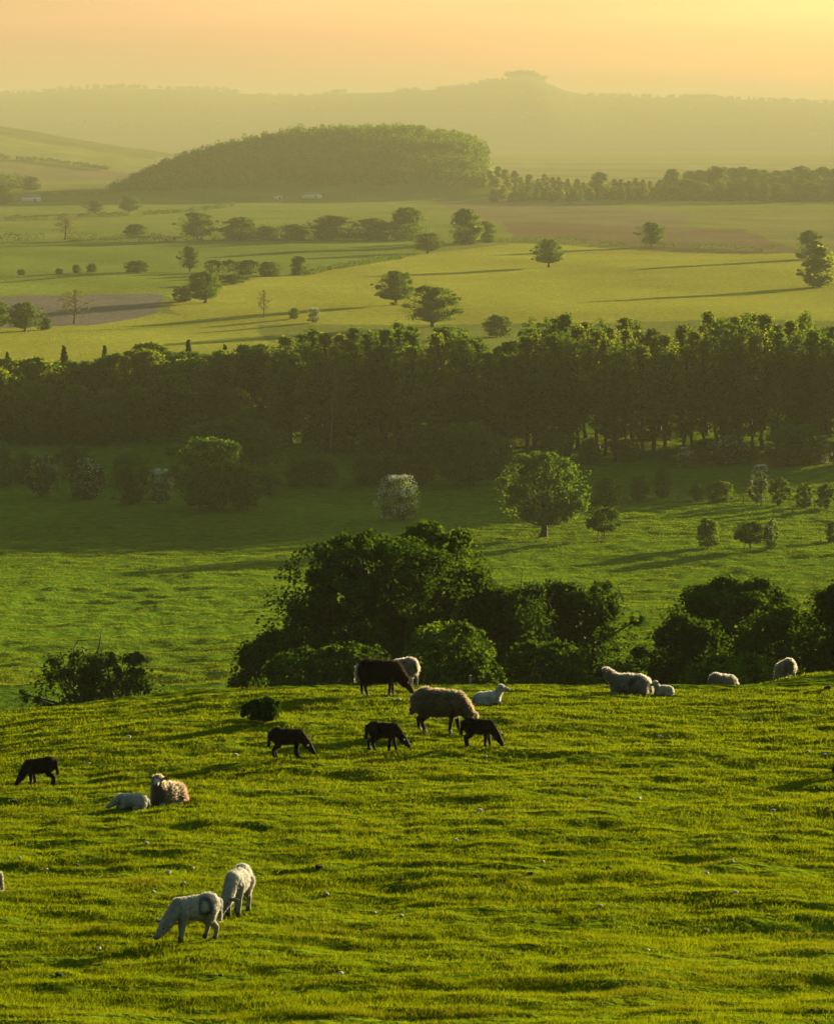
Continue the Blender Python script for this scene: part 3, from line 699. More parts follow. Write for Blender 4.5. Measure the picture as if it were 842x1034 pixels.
# ------------------------------------------------------------------ near clumps just beyond the brow
NEAR = {}
def near_trees():
    G = None
    specs = [  # px centre, distance, top py, width px, foot is on the ground there
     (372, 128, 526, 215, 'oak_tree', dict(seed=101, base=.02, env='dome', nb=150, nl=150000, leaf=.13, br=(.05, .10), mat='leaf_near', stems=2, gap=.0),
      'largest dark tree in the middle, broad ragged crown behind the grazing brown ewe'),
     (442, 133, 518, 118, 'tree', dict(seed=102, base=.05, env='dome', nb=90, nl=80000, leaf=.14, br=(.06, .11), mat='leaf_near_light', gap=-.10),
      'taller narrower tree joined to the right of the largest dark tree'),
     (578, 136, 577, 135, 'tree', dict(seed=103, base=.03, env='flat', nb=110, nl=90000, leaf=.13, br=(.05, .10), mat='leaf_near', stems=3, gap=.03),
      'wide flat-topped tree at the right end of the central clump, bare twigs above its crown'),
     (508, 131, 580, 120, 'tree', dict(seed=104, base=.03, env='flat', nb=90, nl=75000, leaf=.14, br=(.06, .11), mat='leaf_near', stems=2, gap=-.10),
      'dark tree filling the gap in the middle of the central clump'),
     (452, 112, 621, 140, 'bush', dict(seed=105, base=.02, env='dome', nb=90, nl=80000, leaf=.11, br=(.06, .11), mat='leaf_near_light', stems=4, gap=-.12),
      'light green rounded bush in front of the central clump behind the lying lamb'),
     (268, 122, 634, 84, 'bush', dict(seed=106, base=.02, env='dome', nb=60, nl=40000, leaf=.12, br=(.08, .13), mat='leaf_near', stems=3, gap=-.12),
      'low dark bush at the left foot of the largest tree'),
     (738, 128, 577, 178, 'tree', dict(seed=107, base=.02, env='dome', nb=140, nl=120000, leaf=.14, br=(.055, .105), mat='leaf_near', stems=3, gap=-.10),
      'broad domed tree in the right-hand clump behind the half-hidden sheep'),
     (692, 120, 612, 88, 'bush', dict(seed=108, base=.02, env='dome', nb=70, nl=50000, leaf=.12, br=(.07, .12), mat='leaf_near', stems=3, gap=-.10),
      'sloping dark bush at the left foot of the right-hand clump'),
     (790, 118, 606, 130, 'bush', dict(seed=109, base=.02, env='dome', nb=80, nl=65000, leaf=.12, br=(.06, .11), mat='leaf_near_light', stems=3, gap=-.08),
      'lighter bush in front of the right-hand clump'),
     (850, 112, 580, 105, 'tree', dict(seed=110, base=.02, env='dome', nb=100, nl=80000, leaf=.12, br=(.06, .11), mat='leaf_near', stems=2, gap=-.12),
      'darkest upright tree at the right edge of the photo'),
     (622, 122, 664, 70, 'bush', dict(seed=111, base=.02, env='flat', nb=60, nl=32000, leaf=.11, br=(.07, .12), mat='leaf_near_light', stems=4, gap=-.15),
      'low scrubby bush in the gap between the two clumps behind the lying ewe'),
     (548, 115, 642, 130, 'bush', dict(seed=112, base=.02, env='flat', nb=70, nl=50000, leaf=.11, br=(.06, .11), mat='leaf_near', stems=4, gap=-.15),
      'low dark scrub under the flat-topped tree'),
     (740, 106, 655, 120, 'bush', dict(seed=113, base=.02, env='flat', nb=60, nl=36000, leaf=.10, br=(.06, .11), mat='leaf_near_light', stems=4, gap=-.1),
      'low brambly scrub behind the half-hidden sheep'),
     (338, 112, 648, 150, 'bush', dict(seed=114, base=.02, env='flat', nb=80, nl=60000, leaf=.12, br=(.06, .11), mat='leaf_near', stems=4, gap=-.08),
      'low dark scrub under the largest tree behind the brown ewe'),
     (94, 121, 648, 128, 'hawthorn_bush', dict(seed=115, base=.12, env='flat', nb=64, nl=22000, leaf=.11, br=(.055, .10), mat='leaf_near', stems=4, gap=-.06, fill=.4, lop=.0),
      'low wind-bent thorn bush with dead twigs beyond the brow on the left'),
     (132, 124, 675, 70, 'bush', dict(seed=116, base=.05, env='flat', nb=36, nl=13000, leaf=.11, br=(.08, .13), mat='leaf_near', stems=2, gap=-.1),
      'low spreading bush at the right foot of the wind-bent thorn'),
    ]
    for px, y, top, wp, nm, kw, lab in specs:
        loc = at(px, y); k = depth(loc) / F
        h = z_at(top, y) - loc[2]; w = wp * k * 1.08
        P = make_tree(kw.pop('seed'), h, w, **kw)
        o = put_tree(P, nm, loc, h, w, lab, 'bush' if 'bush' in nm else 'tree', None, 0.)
        if px == 94:
            for p0, pts in (((80, 668), [(78, 655), (81, 648), (92, 648), (94, 658)]), ((100, 660), [(104, 652), (105, 640), (106, 634)]),
                            ((52, 690), [(44, 676), (40, 668)]), ((112, 668), [(120, 660), (112, 655)]), ((88, 660), [(86, 652), (92, 656)])):
                line = []
                for j, (a, b) in enumerate([p0] + pts):
                    line.append(np.array([(a - px) * k, .3 * math.sin(j + a), z_at(b, y) - loc[2]]))
                T = Tubes(); T.add(np.array(line), np.linspace(.04, .015, len(line)), 5); link('dead_twig', T.mesh('dead_twig', M['bark']), o)
        if px in (578, 508):
            r = np.random.default_rng(px)
            for _ in range(16):
                a = r.uniform(-.42, .42) * w; b = r.uniform(-.2, .2) * w; z0 = h * r.uniform(.8, .92)
                T = Tubes(); T.add([(a, b, z0), (a + r.normal() * .2, b, z0 + .5), (a + r.normal() * .45, b, z0 + r.uniform(.7, 1.3))], [.035, .025, .01], 4); link('bare_twig', T.mesh('bare_twig', M['bark']), o)
    loc = place(266, 729); k = depth(loc) / F
    P = make_tree(120, 24 * k, 32 * k, .02, 'flat', 30, 9000, .045, (.14, .22), 'leaf_near', stems=4, gap=-.4)
    put_tree(P, 'gorse_bush', loc, 24 * k, 32 * k, 'small dark bush alone on the pasture near the brow', 'bush', None, 0.)
near_trees()

# ------------------------------------------------------------------ sheep
def lathe_capsule(p1, r1, p2, r2, seg=14):
    p1 = np.array(p1, float); p2 = np.array(p2, float); ax = p2 - p1; L = np.linalg.norm(ax)
    ax = ax / L if L > 1e-6 else np.array([0, 0, 1.])
    ref = np.array([0, 1., 0]) if abs(ax[1]) < .9 else np.array([1., 0, 0])
    a = np.cross(ax, ref); a /= np.linalg.norm(a); b = np.cross(ax, a)
    rings = []
    for t in np.linspace(-1.45, 0, 6): rings.append((p1 + ax * r1 * math.sin(t), r1 * math.cos(t)))
    for t in np.linspace(0, 1.45, 6): rings.append((p2 + ax * r2 * math.sin(t), r2 * math.cos(t)))
    an = np.arange(seg) * 2 * math.pi / seg
    V = np.concatenate([c + r * (np.cos(an)[:, None] * a + np.sin(an)[:, None] * b) for c, r in rings])
    m = len(rings); i = np.arange(m - 1)[:, None] * seg + np.arange(seg)[None]; j = np.arange(m - 1)[:, None] * seg + (np.arange(seg)[None] + 1) % seg
    Q = np.stack([i, j, j + seg, i + seg], -1).reshape(-1, 4)
    return V, Q, [np.arange(seg)[::-1], (m - 1) * seg + np.arange(seg)]
def ellipsoid(c, rad, seg=18):
    V, Q, caps = lathe_capsule((0, 0, -.0005), 1, (0, 0, .0005), 1, seg); return V * np.array(rad) + np.array(c), Q, caps
def sd(prim, p):
    if prim[0] == 'c':
        a, r1, b, r2 = np.array(prim[1]), prim[2], np.array(prim[3]), prim[4]
        ab = b - a; t = np.clip(((p - a) @ ab) / (ab @ ab + 1e-9), 0, 1)
        return np.linalg.norm(p - (a + t[:, None] * ab), axis=1) - (r1 + t * (r2 - r1))
    q = (p - np.array(prim[1])) / np.array(prim[2]); return (np.linalg.norm(q, axis=1) - 1) * min(prim[2])

def rotz(p, c, a):
    p = np.array(p, float) - c; ca, sa = math.cos(a), math.sin(a)
    return np.array([p[0] * ca - p[1] * sa, p[0] * sa + p[1] * ca, p[2]]) + c

def sheep_prims(kind, pose, stride=0., hy=0., lift=0., tail=.22, nk=1., fw=1.):
    """prims in metres, facing +x. kind: ewe or lamb; hy: head yaw; lift: raise of a grazing head"""
    P = []
    if kind == 'ewe':
        bl, bh, bw, legz, nr, hr, lr = .41, .255, .225, .575, .14, .092, .036
    else:
        bl, bh, bw, legz, nr, hr, lr = .255, .15, .125, .40, .085, .066, .028
    if pose == 'graze':
        P += [('e', (-bl * .62, 0, legz + .01), (bl * .60, bw * .95, bh), 'wool'), ('e', (0, 0, legz - .015), (bl * .98, bw * 1.04, bh * .98), 'wool'),
              ('e', (bl * .62, 0, legz - .02), (bl * .56, bw * .88, bh * .95), 'wool')]
        n0 = np.array((bl * .88, 0, legz + bh * .25)); n1 = np.array((bl * 1.5, 0, legz * .50 + lift))
        h1 = np.array((bl * 1.5 + hr * 1.55, 0, max(.075, legz * .50 - hr * 2.2) + lift))
        c = n0
        n1 = rotz(n1, c, hy); h1 = rotz(h1, c, hy * 1.25)
        P += [('c', n0, nr, n1, hr * 1.12, 'wool')]
    else:
        z = bh * .86
        P += [('e', (-bl * .5, 0, z - .01), (bl * .66, bw * 1.12, bh * .95), 'wool'), ('e', (bl * .12, 0, z), (bl * .92, bw * 1.1, bh * .98), 'wool'),
              ('e', (bl * .62, 0, z), (bl * .5, bw * .92, bh * .98), 'wool')]
        n0 = np.array((bl * .80, 0, z + bh * .45)); up = 1.0 if pose == 'lie' else -.5
        n1 = np.array((bl * 1.12 * fw, 0, z + bh * (1.45 * nk if pose == 'lie' else .15)))
        h1 = n1 + np.array((hr * 2.4, 0, -hr * (.75 if pose == 'lie' else 2.0)))
        if pose == 'tuck': h1[2] = max(h1[2], .05)
        n1_ = n1; c = n0; n1 = rotz(n1, c, hy * .5); h1 = n1 + rotz(h1 - n1_, np.zeros(3), hy)
        P += [('c', n0, nr * 1.05, n1, hr * 1.15, 'wool')]
    d = h1 - n1; d /= np.linalg.norm(d); side = np.cross(d, (0, 0, 1)); side /= np.linalg.norm(side); upv = np.cross(side, d)
    P += [('c', n1, hr * 1.08, n1 + (h1 - n1) * .55, hr * .82, 'face'), ('c', n1 + (h1 - n1) * .5, hr * .80, h1, hr * .56, 'face'),
          ('c', h1, hr * .5, h1 + d * hr * .22, hr * .42, 'nose')]
    for s in (-1, 1):
        e0 = n1 + side * s * hr * .85 + upv * hr * .35 - d * hr * .15; e1 = e0 + side * s * hr * 2.0 + upv * hr * .15
        P += [('c', e0, hr * .30, (e0 + e1) / 2, hr * .36, 'ear'), ('c', (e0 + e1) / 2, hr * .36, e1, hr * .14, 'ear')]
    eyes = [n1 + (h1 - n1) * .30 + side * s * hr * .80 + upv * hr * .38 for s in (-1, 1)]
    if pose == 'graze':
        for s in (-1, 1):
            st = stride * s; y = bw * .52 * s
            fx = bl * .66
            P += [('c', (fx, y, legz - bh * .35), lr * 2.3, (fx + st * .5, y, legz * .5), lr * 1.25, 'leg'), ('c', (fx + st * .5, y, legz * .5), lr * 1.25, (fx + st, y, legz * .12), lr * .9, 'leg'),
                  ('c', (fx + st, y, legz * .12), lr * .95, (fx + st + .012, y, lr * .7), lr * 1.12, 'hoof')]
            hx = -bl * .78; st = -st
            P += [('c', (hx + .04, y, legz - bh * .25), lr * 3.4, (hx + .05 + st * .3, y, legz * .62), lr * 2.1, 'thigh'), ('c', (hx + .05 + st * .3, y, legz * .62), lr * 2.0, (hx - .09 * legz + st * .7, y, legz * .40), lr * 1.15, 'leg'),
                  ('c', (hx - .09 * legz + st * .7, y, legz * .40), lr * 1.15, (hx - .02 + st, y, legz * .11), lr * .9, 'leg'), ('c', (hx - .02 + st, y, legz * .11), lr * .95, (hx - .005 + st, y, lr * .7), lr * 1.12, 'hoof')]
        P += [('c', (-bl * 1.18, 0, legz + bh * .35), lr * 1.3, (-bl * 1.27, 0, legz + bh * .35 - tail), lr * .95, 'tail')]
    else:
        for s in (-1, 1):
            P += [('e', (-bl * .55, s * bw * .82, bh * .5), (bl * .46, bw * .38, bh * .58), 'wool'),
                  ('c', (-bl * .35, s * bw * 1.1, lr), lr * 1.3, (-bl * .02, s * bw * 1.15, lr * .9), lr, 'leg'),
                  ('c', (bl * .72, s * bw * .6, lr * 1.8), lr * 1.7, (bl * 1.02, s * bw * .55, lr * 1.1), lr * 1.2, 'leg'),
                  ('c', (bl * 1.02, s * bw * .55, lr * 1.1), lr * 1.1, (bl * .78, s * bw * .42, lr * .8), lr * .9, 'hoof')]
        P += [('c', (-bl * 1.1, 0, bh * .9), lr * 1.3, (-bl * 1.2, 0, bh * .3), lr, 'tail')]
    return P, eyes, hr

def make_sheep(name, prims, cols, scale, seed, wool_amp, strand, nstr, eyes=None, eye_r=0, mark=None, vox=.012, tip=1.25):
    r = np.random.default_rng(seed)
    bm = bmesh.new()
    for p in prims:
        V, Q, caps = lathe_capsule(p[1], p[2], p[3], p[4]) if p[0] == 'c' else ellipsoid(p[1], p[2])
        vs = [bm.verts.new(v) for v in V]
        for q in Q: bm.faces.new([vs[i] for i in q])
        for c in caps: bm.faces.new([vs[i] for i in c])
    bmesh.ops.recalc_face_normals(bm, faces=bm.faces)
    raw = bpy.data.meshes.new('raw'); bm.to_mesh(raw); bm.free()
    tmp = bpy.data.objects.new('tmp', raw); COL.objects.link(tmp)
    md = tmp.modifiers.new('r', 'REMESH'); md.mode = 'VOXEL'; md.voxel_size = vox; md.use_smooth_shade = True
    ms = tmp.modifiers.new('s', 'SMOOTH'); ms.factor = .5; ms.iterations = 3
    dg = bpy.context.evaluated_depsgraph_get(); me = bpy.data.meshes.new_from_object(tmp.evaluated_get(dg))
    bpy.data.objects.remove(tmp); bpy.data.meshes.remove(raw)
    n = len(me.vertices); co = np.empty(n * 3, np.float32); me.vertices.foreach_get('co', co); co = co.reshape(-1, 3).astype(float)
    no = np.empty(n * 3, np.float32); me.vertices.foreach_get('normal', no); no = no.reshape(-1, 3).astype(float)
    D = np.stack([sd(p, co) for p in prims], 1); reg = np.array([p[4 + (p[0] == 'c')] if p[0] == 'c' else p[3] for p in prims])
    D += .004 * r.normal(size=D.shape)
    who = reg[np.argmin(D, 1)]
    colr = np.array([cols.get(w, cols['wool']) for w in who])
    colr *= (1 + .22 * noise3(co, 9, seed % 9))[:, None]
    if mark is not None: colr = mark(co, colr)
    wool = np.isin(who, ['wool', 'thigh', 'tail'])
    for _ in range(2):     # soften the edge of the fleece
        pass
    amp = wool_amp * (noise3(co, 13, seed % 11) + .6 * noise3(co, 30, seed % 5))
    co2 = co + no * (amp * wool)[:, None]
    me.vertices.foreach_set('co', (co2 * scale).astype(np.float32).ravel())
    a = me.color_attributes.new('col', 'FLOAT_COLOR', 'POINT'); c4 = np.ones((n, 4), np.float32); c4[:, :3] = np.clip(colr, 0, 1); a.data.foreach_set('color', c4.ravel())
    me.materials.clear(); me.materials.append(M['body']); me.name = name; me.update()
    # fleece: short strands standing off the coat
    idx = r.choice(np.nonzero(wool)[0], nstr); b = co2[idx] * scale; nn = no[idx] + r.normal(size=(nstr, 3)) * .55 + np.array([0, 0, -.35])
    nn /= np.linalg.norm(nn, axis=1)[:, None]
    b = b + r.normal(size=b.shape) * vox * .5 * scale
    sdv = np.cross(nn, r.normal(size=nn.shape)); sdv /= np.linalg.norm(sdv, axis=1)[:, None] + 1e-9
    ln = strand * r.uniform(.5, 1.3, nstr)[:, None]; w = strand * .16
    v = np.stack([b - sdv * w - nn * .004, b + sdv * w - nn * .004, b + nn * ln], 1).reshape(-1, 3)
    fme = new_mesh('fleece', v, np.arange(nstr * 3).reshape(-1, 3), M['fleece'], attr=np.clip(np.repeat(colr[idx], 3, 0) * tip, 0, 1))
    o = link(name, me); link('fleece', fme, o)
    if eyes is not None:
        for e in eyes:
            V, Q, caps = ellipsoid(np.array(e) * scale, (eye_r * scale,) * 3, 10)
            link('eye', new_mesh('eye', V, [Q] + [c[None] for c in caps], M['eye'], True), o)
    return o

WHITE = dict(wool=(0.275, 0.245, 0.205), face=(0.210, 0.192, 0.168), nose=(0.060, 0.042, 0.036), ear=(0.156, 0.132, 0.108), leg=(0.192, 0.174, 0.150), hoof=(0.048, 0.039, 0.030), thigh=(0.210, 0.186, 0.156), tail=(0.210, 0.186, 0.156))
def variant(**k): d = dict(WHITE); d.update(k); return d
LAMB_DARK = dict(wool=(.009, .006, .0045), face=(.007, .0055, .005), nose=(.02, .015, .012), ear=(.014, .01, .008), leg=(.008, .006, .005), hoof=(.015, .012, .009), thigh=(.008, .006, .005), tail=(.009, .006, .005))
BROWN = dict(wool=(.015, .010, .0075), face=(.016, .012, .010), nose=(.25, .23, .21), ear=(.02, .014, .011), leg=(.014, .010, .008), hoof=(.2, .18, .16), thigh=(.022, .014, .009), tail=(.27, .24, .2))
GREYB = dict(wool=(.15, .115, .078), face=(.03, .022, .016), nose=(.05, .04, .03), ear=(.03, .022, .016), leg=(.020, .014, .010), hoof=(.22, .2, .18), thigh=(.10, .078, .055), tail=(.13, .1, .07))
DARKFACE = variant(face=(.022, .020, .020), ear=(.02, .018, .018), nose=(.015, .012, .012))

def spray_zero(co, col):       # sprayed flock number on the flank that faces the camera
    u = co[:, 0] - (-.06); v = co[:, 2] - .42
    k = np.sqrt((u / .075) ** 2 + (v / .088) ** 2)
    n = noise3(co, 18, 5) + .6 * noise3(co, 40, 8)
    a = np.clip(1.35 - np.abs(k - 1) / .34 + .35 * n, 0, 1) * (co[:, 1] > .03) * .8
    return col * (1 - a[:, None] * np.array([.88, .85, .80]))
def grey_patch(co, col):
    g = noise3(co, 5, 3) + (np.abs(co[:, 0] + .05) < .14) * .5 - .42
    m = np.clip(g * 4, 0, 1)[:, None]; return col * (1 - m * .62)
def pink_rump(co, col):
    m = np.clip((-co[:, 0] - .10) * 6, 0, 1)[:, None]; return col * (1 - m * np.array([.05, .30, .30]))
def smit_mark(co, col):
    m = np.clip(noise3(co, 6, 2) * 3 - .1, 0, 1)[:, None] * np.clip((co[:, 2] - .55) * 6, 0, 1)[:, None]
    return col * (1 - m * np.array([.25, .55, .45]))

def put_sheep(name, kind, pose, px, py, yaw, scale, cols, label, cat='sheep', y=None, seed=0, eyes=False, mark=None, **kw):
    loc = place(px, py) if y is None else at(px, y)
    prims, ey, hr = sheep_prims(kind, pose, **kw)
    ew = kind == 'ewe'
    o = make_sheep(name, prims, cols, scale, seed + 200, .016 if ew else .005, .045 if ew else .014, 16000 if ew else 9000,
                   ey if eyes else None, hr * .17, mark, .014 if ew else .0085, 1.7 if cols is BROWN else 1.7 if cols is GREYB else 1.25)
    # stand level across, follow the slope fore and aft
    z = float(np.mean(H(loc[0] + np.array([-.25, .25, 0, 0]), loc[1] + np.array([0, 0, -.2, .2]))))
    a = math.radians(yaw)
    fwd = np.array([math.cos(a), math.sin(a)]) * .25 * scale
    dz = float(H0(loc[0] + fwd[0], loc[1] + fwd[1]) - H0(loc[0] - fwd[0], loc[1] - fwd[1])) / (.5 * scale)
    o.location = (loc[0], loc[1], z + .005); o.rotation_euler = (0, -math.atan(dz), a)
    tag(o, label, cat); return o

put_sheep('sheep', 'ewe', 'graze', 383, 702, 4, .98, BROWN, 'dark brown ewe with a pale tail grazing on the brow', 'sheep', seed=1, stride=.05, tail=.3)
put_sheep('sheep', 'ewe', 'graze', 411, 694, 128, .93, variant(wool=(.28, .255, .22)), 'white ewe partly hidden behind the dark brown ewe', 'sheep', seed=2, y=74.6, mark=smit_mark, stride=.04)
put_sheep('sheep', 'ewe', 'graze', 444, 740, -8, 1.06, GREYB, 'grey-brown ewe with dark legs grazing behind a black lamb', 'sheep', seed=3, stride=.07, tail=.3)
put_sheep('lamb', 'lamb', 'graze', 387, 758, -4, 1.0, LAMB_DARK, 'black lamb grazing in front of the grey-brown ewe, middle one of three', 'lamb', seed=4, stride=.06, lift=.01)
put_sheep('lamb', 'lamb', 'graze', 290, 765, 2, 1.02, LAMB_DARK, 'black lamb grazing below the small dark bush', 'lamb', seed=5, stride=-.015, lift=.03, hy=-.15)
put_sheep('lamb', 'lamb', 'graze', 483, 755, -10, 1.0, LAMB_DARK, 'black lamb overlapping the head of the grey-brown ewe', 'lamb', seed=6, stride=.035, hy=-.3, lift=.0)
put_sheep('lamb', 'lamb', 'lie', 492, 712, 12, 1.05, variant(wool=(.29, .27, .24)), 'white lamb lying with raised head to the right of the grey-brown ewe', 'lamb', seed=7)
put_sheep('sheep', 'ewe', 'lie', 636, 701, 174, .98, DARKFACE, 'white ewe with a dark face lying on the brow', 'sheep', seed=8, mark=grey_patch, nk=.80, fw=1.22)
put_sheep('lamb', 'lamb', 'lie', 670, 702, 200, .80, variant(ear=(0.072, 0.054, 0.042)), 'small lamb lying behind the dark-faced ewe', 'lamb', seed=9, hy=.2)
put_sheep('sheep', 'ewe', 'graze', 727, 694, 25, .82, variant(), 'sheep sunk behind the brow with only its rounded back showing', 'sheep', seed=10, y=79.8)
put_sheep('sheep', 'ewe', 'graze', 795, 692, 112, .80, variant(wool=(.28, .25, .205)), 'white sheep seen from behind on the brow near the right edge', 'sheep', seed=11, y=77.6, stride=.03)
put_sheep('lamb', 'lamb', 'graze', 43, 793, 176, .92, LAMB_DARK, 'black lamb grazing alone by the left edge', 'lamb', seed=12, stride=.03)
put_sheep('lamb', 'lamb', 'tuck', 134, 817, 192, .86, variant(wool=(.25, .235, .21)), 'pale lamb lying curled beside the ewe that faces the camera', 'lamb', seed=13)
put_sheep('sheep', 'ewe', 'lie', 170, 813, 236, .72, variant(wool=(.26, .215, .155), face=(0.240, 0.228, 0.210), ear=(0.084, 0.054, 0.042), nose=(.03, .025, .025)), 'pale-faced ewe lying down and looking at the camera', 'sheep', seed=14, mark=pink_rump, hy=.55, eyes=True)
put_sheep('lamb', 'lamb', 'graze', 196, 950, 211, .93, variant(wool=(.24, .222, .195)), 'white lamb with a dark number on its flank grazing in the foreground', 'lamb', seed=15, mark=spray_zero, stride=.03, eyes=True)
put_sheep('lamb', 'lamb', 'graze', 240, 924, 258, 1.02, variant(wool=(.24, .222, .195), face=(0.120, 0.102, 0.090)), 'white lamb grazing head-on behind the lamb with a number', 'lamb', seed=16, stride=.02, eyes=True, hy=-.2)
put_sheep('lamb', 'lamb', 'graze', -18, 912, 178, .78, variant(), 'white lamb cut by the left edge with only its rump showing', 'lamb', seed=17)
put_sheep('lamb', 'lamb', 'graze', 866, 782, 180, .90, LAMB_DARK, 'black lamb cut by the right edge with only its muzzle showing', 'lamb', seed=18)

# ------------------------------------------------------------------ small things on the pasture
def lump(seed, flat, amp=.25):
    r = np.random.default_rng(seed); bm = bmesh.new(); bmesh.ops.create_icosphere(bm, subdivisions=3, radius=1)
    p = np.array([v.co[:] for v in bm.verts]); p *= (1 + amp * noise3(p + seed, 1.3, seed % 7) + .1 * noise3(p, 4, 2))[:, None]; p[:, 2] *= flat
    for v, q in zip(bm.verts, p): v.co = q
    me = bpy.data.meshes.new('lump'); bm.to_mesh(me); bm.free()
    me.polygons.foreach_set('use_smooth', np.ones(len(me.polygons), bool)); return me
STONES = [lump(300 + i, .55) for i in range(3)]
for s in STONES: s.materials.append(M['stone'])
HILLS = [lump(310 + i, .5, .4) for i in range(3)]
for s in HILLS: s.materials.append(M['soil'])
def litter(name, meshes, px, py, wpx, label, cat, group, r):
    p = place(px, py); k = depth(p) / F; o = link(name, meshes[int(r.integers(0, len(meshes)))])
    s = wpx * k * .5; o.location = p + Vector((0, 0, s * .25 + .012)); o.scale = (s, s * r.uniform(.7, 1), s * r.uniform(.8, 1.1)); o.rotation_euler = (0, 0, r.uniform(0, 6))
    tag(o, label, cat, group)
r_ = np.random.default_rng(77)
for px, py in [(155, 902), (195, 878), (186, 894), (170, 883), (238, 764), (508, 896), (590, 809), (645, 808), (713, 884), (739, 872), (605, 916), (742, 903), (714, 942), (653, 961), (722, 964),
               (344, 985), (130, 745), (56, 820), (90, 773), (378, 924), (148, 853), (484, 820), (490, 765), (738, 687), (815, 760), (832, 764), (620, 961), (548, 872), (460, 850), (403, 708),
               (560, 780), (665, 745), (20, 868), (330, 905), (780, 820), (47, 880), (405, 927), (100, 960)]:
    litter('stone', STONES, px, py, r_.uniform(2.5, 6.5), 'small pale stone lying in the pasture grass', 'stone', 'pale stones scattered over the pasture', r_)
for px, py in [(322, 877), (223, 988), (73, 1022), (210, 977), (614, 878), (535, 884), (740, 915), (820, 1022), (15, 811), (25, 762), (78, 876), (60, 986), (835, 818), (835, 696), (480, 886), (405, 890), (317, 775)]:
    litter('molehill', HILLS, px, py, r_.uniform(4, 8), 'small dark molehill in the pasture turf', 'molehill', 'dark molehills scattered over the pasture', r_)

def box(c, s):
    c = np.array(c); s = np.array(s) / 2
    v = np.array([[x, y, z] for x in (-1, 1) for y in (-1, 1) for z in (-1, 1)]) * s + c
    return v, np.array([[0, 1, 3, 2], [4, 6, 7, 5], [0, 4, 5, 1], [2, 3, 7, 6], [0, 2, 6, 4], [1, 5, 7, 3]])
p = at(474, 74.5); ph = z_at(682, 74.5) - p[2]; v, f = box((0, 0, ph / 2 - .15), (.06, .06, ph + .3)); v[v[:, 2] > .2, 0] += .02
tag(link('fence_post', new_mesh('fence_post', v, f, M['wood']), None, p), 'short grey wooden post behind the brow left of the lying lamb', 'post')
# stock fence in the meadow
fo = bpy.data.objects.new('fence', None); COL.objects.link(fo); fp = [(684, 505), (700, 506), (716, 507), (733, 508), (750, 509), (768, 510), (786, 511), (804, 512.5), (822, 514), (842, 515)]
fw = [place(*q) for q in fp]; fo.location = fw[0]; tag(fo, 'low post fence running through the small bushes on the lit meadow', 'fence')
for w in fw:
    v, f = box((0, 0, .6), (.16, .16, 1.5)); link('post', new_mesh('post', v, f, M['wood']), fo, w - fw[0])
for hz in (.55, 1.05):
    T = Tubes(); T.add([np.array(w - fw[0]) + (0, 0, hz) for w in fw], .035, 5); link('rail', T.mesh('rail', M['wood']), fo)

def shed(px, py, L, Wd, hh, label, name='shed', y=None):
    loc = place(px, py); o = bpy.data.objects.new(name, None); COL.objects.link(o); o.location = loc; o.rotation_euler = (0, 0, .12); tag(o, label, 'building')
    v, f = box((0, 0, hh / 2 - .2), (L, Wd, hh + .4)); link('wall', new_mesh('wall', v, f, M['shed_wall']), o)
    e = .3; a = Wd * .22
    rv = np.array([[-L / 2 - e, -Wd / 2 - e, hh + .02], [L / 2 + e, -Wd / 2 - e, hh + .02], [L / 2 + e, Wd / 2 + e, hh + .02], [-L / 2 - e, Wd / 2 + e, hh + .02], [-L / 2 - e, 0, hh + a], [L / 2 + e, 0, hh + a]])
    link('roof', new_mesh('roof', rv, [np.array([[0, 1, 5, 4], [2, 3, 4, 5], [0, 3, 2, 1]]), np.array([[0, 4, 3], [1, 2, 5]])], M['shed_roof']), o)
    v, f = box((L * .2, -Wd / 2 - .05, 1.2), (1.6, .12, 2.4)); link('door', new_mesh('door', v, f, M['shed_door']), o)
shed(281, 201.5, 7, 5, 3.0, 'tiny white shed at the foot of the wooded hill, left one')
shed(315, 200.5, 17, 6, 3.4, 'long low white shed at the foot of the wooded hill, right one', 'barn')
shed(32, 203.5, 16, 8, 4.0, 'pale farm building beside dark trees at far left', 'barn')

# ------------------------------------------------------------------ light, air, sky, camera
SUN_EL, SUN_AZ = math.radians(5.5), math.radians(40)      # azimuth to the right of the view
sv = Vector((math.sin(SUN_AZ) * math.cos(SUN_EL), math.cos(SUN_AZ) * math.cos(SUN_EL), math.sin(SUN_EL)))
sl = bpy.data.lights.new('sun', 'SUN'); sl.energy = 5.0; sl.angle = math.radians(.55); sl.color = (1.0, .88, .50)
so = bpy.data.objects.new('sun', sl); COL.objects.link(so); so.rotation_euler = sv.to_track_quat('Z', 'Y').to_euler(); so.location = (60, 60, 60)

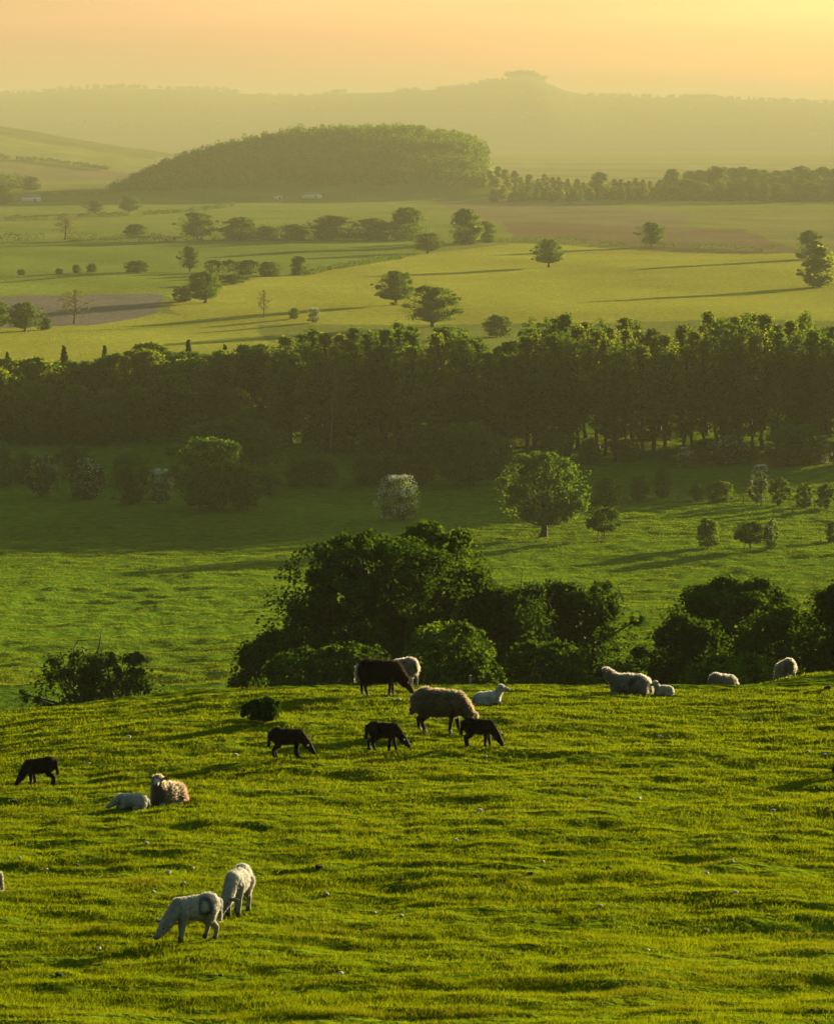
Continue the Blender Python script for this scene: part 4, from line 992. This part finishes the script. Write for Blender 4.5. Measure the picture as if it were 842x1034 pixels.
GLOW = (.6, .36, .66)
w = bpy.data.worlds.new('World'); SC.world = w; w.use_nodes = True
N, L = w.node_tree.nodes, w.node_tree.links; N.clear()
out = N.new('ShaderNodeOutputWorld'); bg = N.new('ShaderNodeBackground'); sky = N.new('ShaderNodeTexSky'); sky.sky_type = 'NISHITA'
sky.sun_disc = False; sky.sun_elevation = SUN_EL; sky.sun_rotation = SUN_AZ; sky.altitude = 200; sky.air_density = 1.2; sky.dust_density = 3.0; sky.ozone_density = 1.5
bg.inputs['Strength'].default_value = .04
def nd(t, op=None, **k):
    n = N.new(t)
    if op: n.operation = op
    return n
tc = nd('ShaderNodeTexCoord'); dt = nd('ShaderNodeVectorMath', 'DOT_PRODUCT'); dt.inputs[1].default_value = tuple(sv)
L.new(tc.outputs['Generated'], dt.inputs[0])
def mth(op, a, b=None, c=None):
    n = nd('ShaderNodeMath', op)
    for k, q in enumerate((a, b, c)):
        if q is None: continue
        if isinstance(q, (int, float)): n.inputs[k].default_value = q
        else: L.new(q, n.inputs[k])
    return n.outputs[0]
def mixc(op, a, b):
    n = nd('ShaderNodeMixRGB'); n.blend_type = op; n.inputs[0].default_value = 1
    for k, q in ((1, a), (2, b)):
        if isinstance(q, tuple): n.inputs[k].default_value = (*q, 1)
        else: L.new(q, n.inputs[k])
    return n.outputs[0]
half = mth('MULTIPLY_ADD', dt.outputs['Value'], .5, .5)                       # 1 towards the sun, 0 away from it
side = mth('MINIMUM', mth('MULTIPLY_ADD', mth('POWER', half, 2.5), 3.4, .70), 1.55)                  # the western half of the sky is the bright one
sep = nd('ShaderNodeSeparateXYZ'); L.new(tc.outputs['Generated'], sep.inputs[0])
zz = mth('DIVIDE', sep.outputs[2], .15)
low = mth('EXPONENT', mth('MULTIPLY', mth('MULTIPLY', zz, zz), -1.0))         # evening glow hugging the horizon
mpn = nd('ShaderNodeMapping'); mpn.inputs['Scale'].default_value = (5, 5, 90); L.new(tc.outputs['Generated'], mpn.inputs[0])
nzn = nd('ShaderNodeTexNoise'); nzn.inputs['Scale'].default_value = 1.0; nzn.inputs['Detail'].default_value = 3; L.new(mpn.outputs[0], nzn.inputs['Vector'])
bands = mth('MULTIPLY_ADD', nzn.outputs[0], .42, .79)                         # thin veils of cloud
glow = mth('MULTIPLY', mth('MULTIPLY', low, bands), mth('POWER', half, 1.6))
lowtint = nd('ShaderNodeMixRGB'); L.new(low, lowtint.inputs[0]); lowtint.inputs[1].default_value = (.75, 1.0, .9, 1); lowtint.inputs[2].default_value = (.78, .615, .57, 1)
tn = nd('ShaderNodeMixRGB'); tn.blend_type = 'ADD'; tn.inputs[0].default_value = 1
L.new(mixc('MULTIPLY', mixc('MULTIPLY', sky.outputs[0], lowtint.outputs[0]), mth('MULTIPLY', side, bands)), tn.inputs[1]); L.new(mixc('MULTIPLY', GLOW, glow), tn.inputs[2])
L.new(tn.outputs[0], bg.inputs[0]); L.new(bg.outputs[0], out.inputs[0])

hz = bpy.data.materials.new('haze'); nt, N, L = nodes(hz)
out = N.new('ShaderNodeOutputMaterial'); pv = N.new('ShaderNodeVolumePrincipled')
pv.inputs['Color'].default_value = (.228, .213, .143, 1); pv.inputs['Density'].default_value = .00015; pv.inputs['Anisotropy'].default_value = .1
L.new(pv.outputs[0], out.inputs['Volume'])
v, f = box((0, 8150, 60), (34000, 17100, 270))
ho = link('haze', new_mesh('haze', v, f, hz)); tag(ho, 'golden evening haze filling the valley', None, None, 'stuff')

cam = bpy.data.cameras.new('camera'); co_ = bpy.data.objects.new('camera', cam); COL.objects.link(co_)
cam.sensor_fit = 'VERTICAL'; cam.angle = 2 * math.atan(517 / F); cam.clip_start = .5; cam.clip_end = 60000
co_.location = (0, 0, 0); co_.rotation_euler = (math.pi / 2 - TH, 0, 0); SC.camera = co_
SC.render.engine = 'CYCLES'
cy = SC.cycles; cy.max_bounces = 8; cy.diffuse_bounces = 4; cy.glossy_bounces = 1; cy.transmission_bounces = 6; cy.volume_bounces = 1; cy.transparent_max_bounces = 4
cy.use_denoising = True; cy.caustics_reflective = False; cy.caustics_refractive = False
vs = SC.view_settings; vs.view_transform = 'Standard'; vs.look = 'None'; vs.gamma = 1; vs.exposure = 2.88
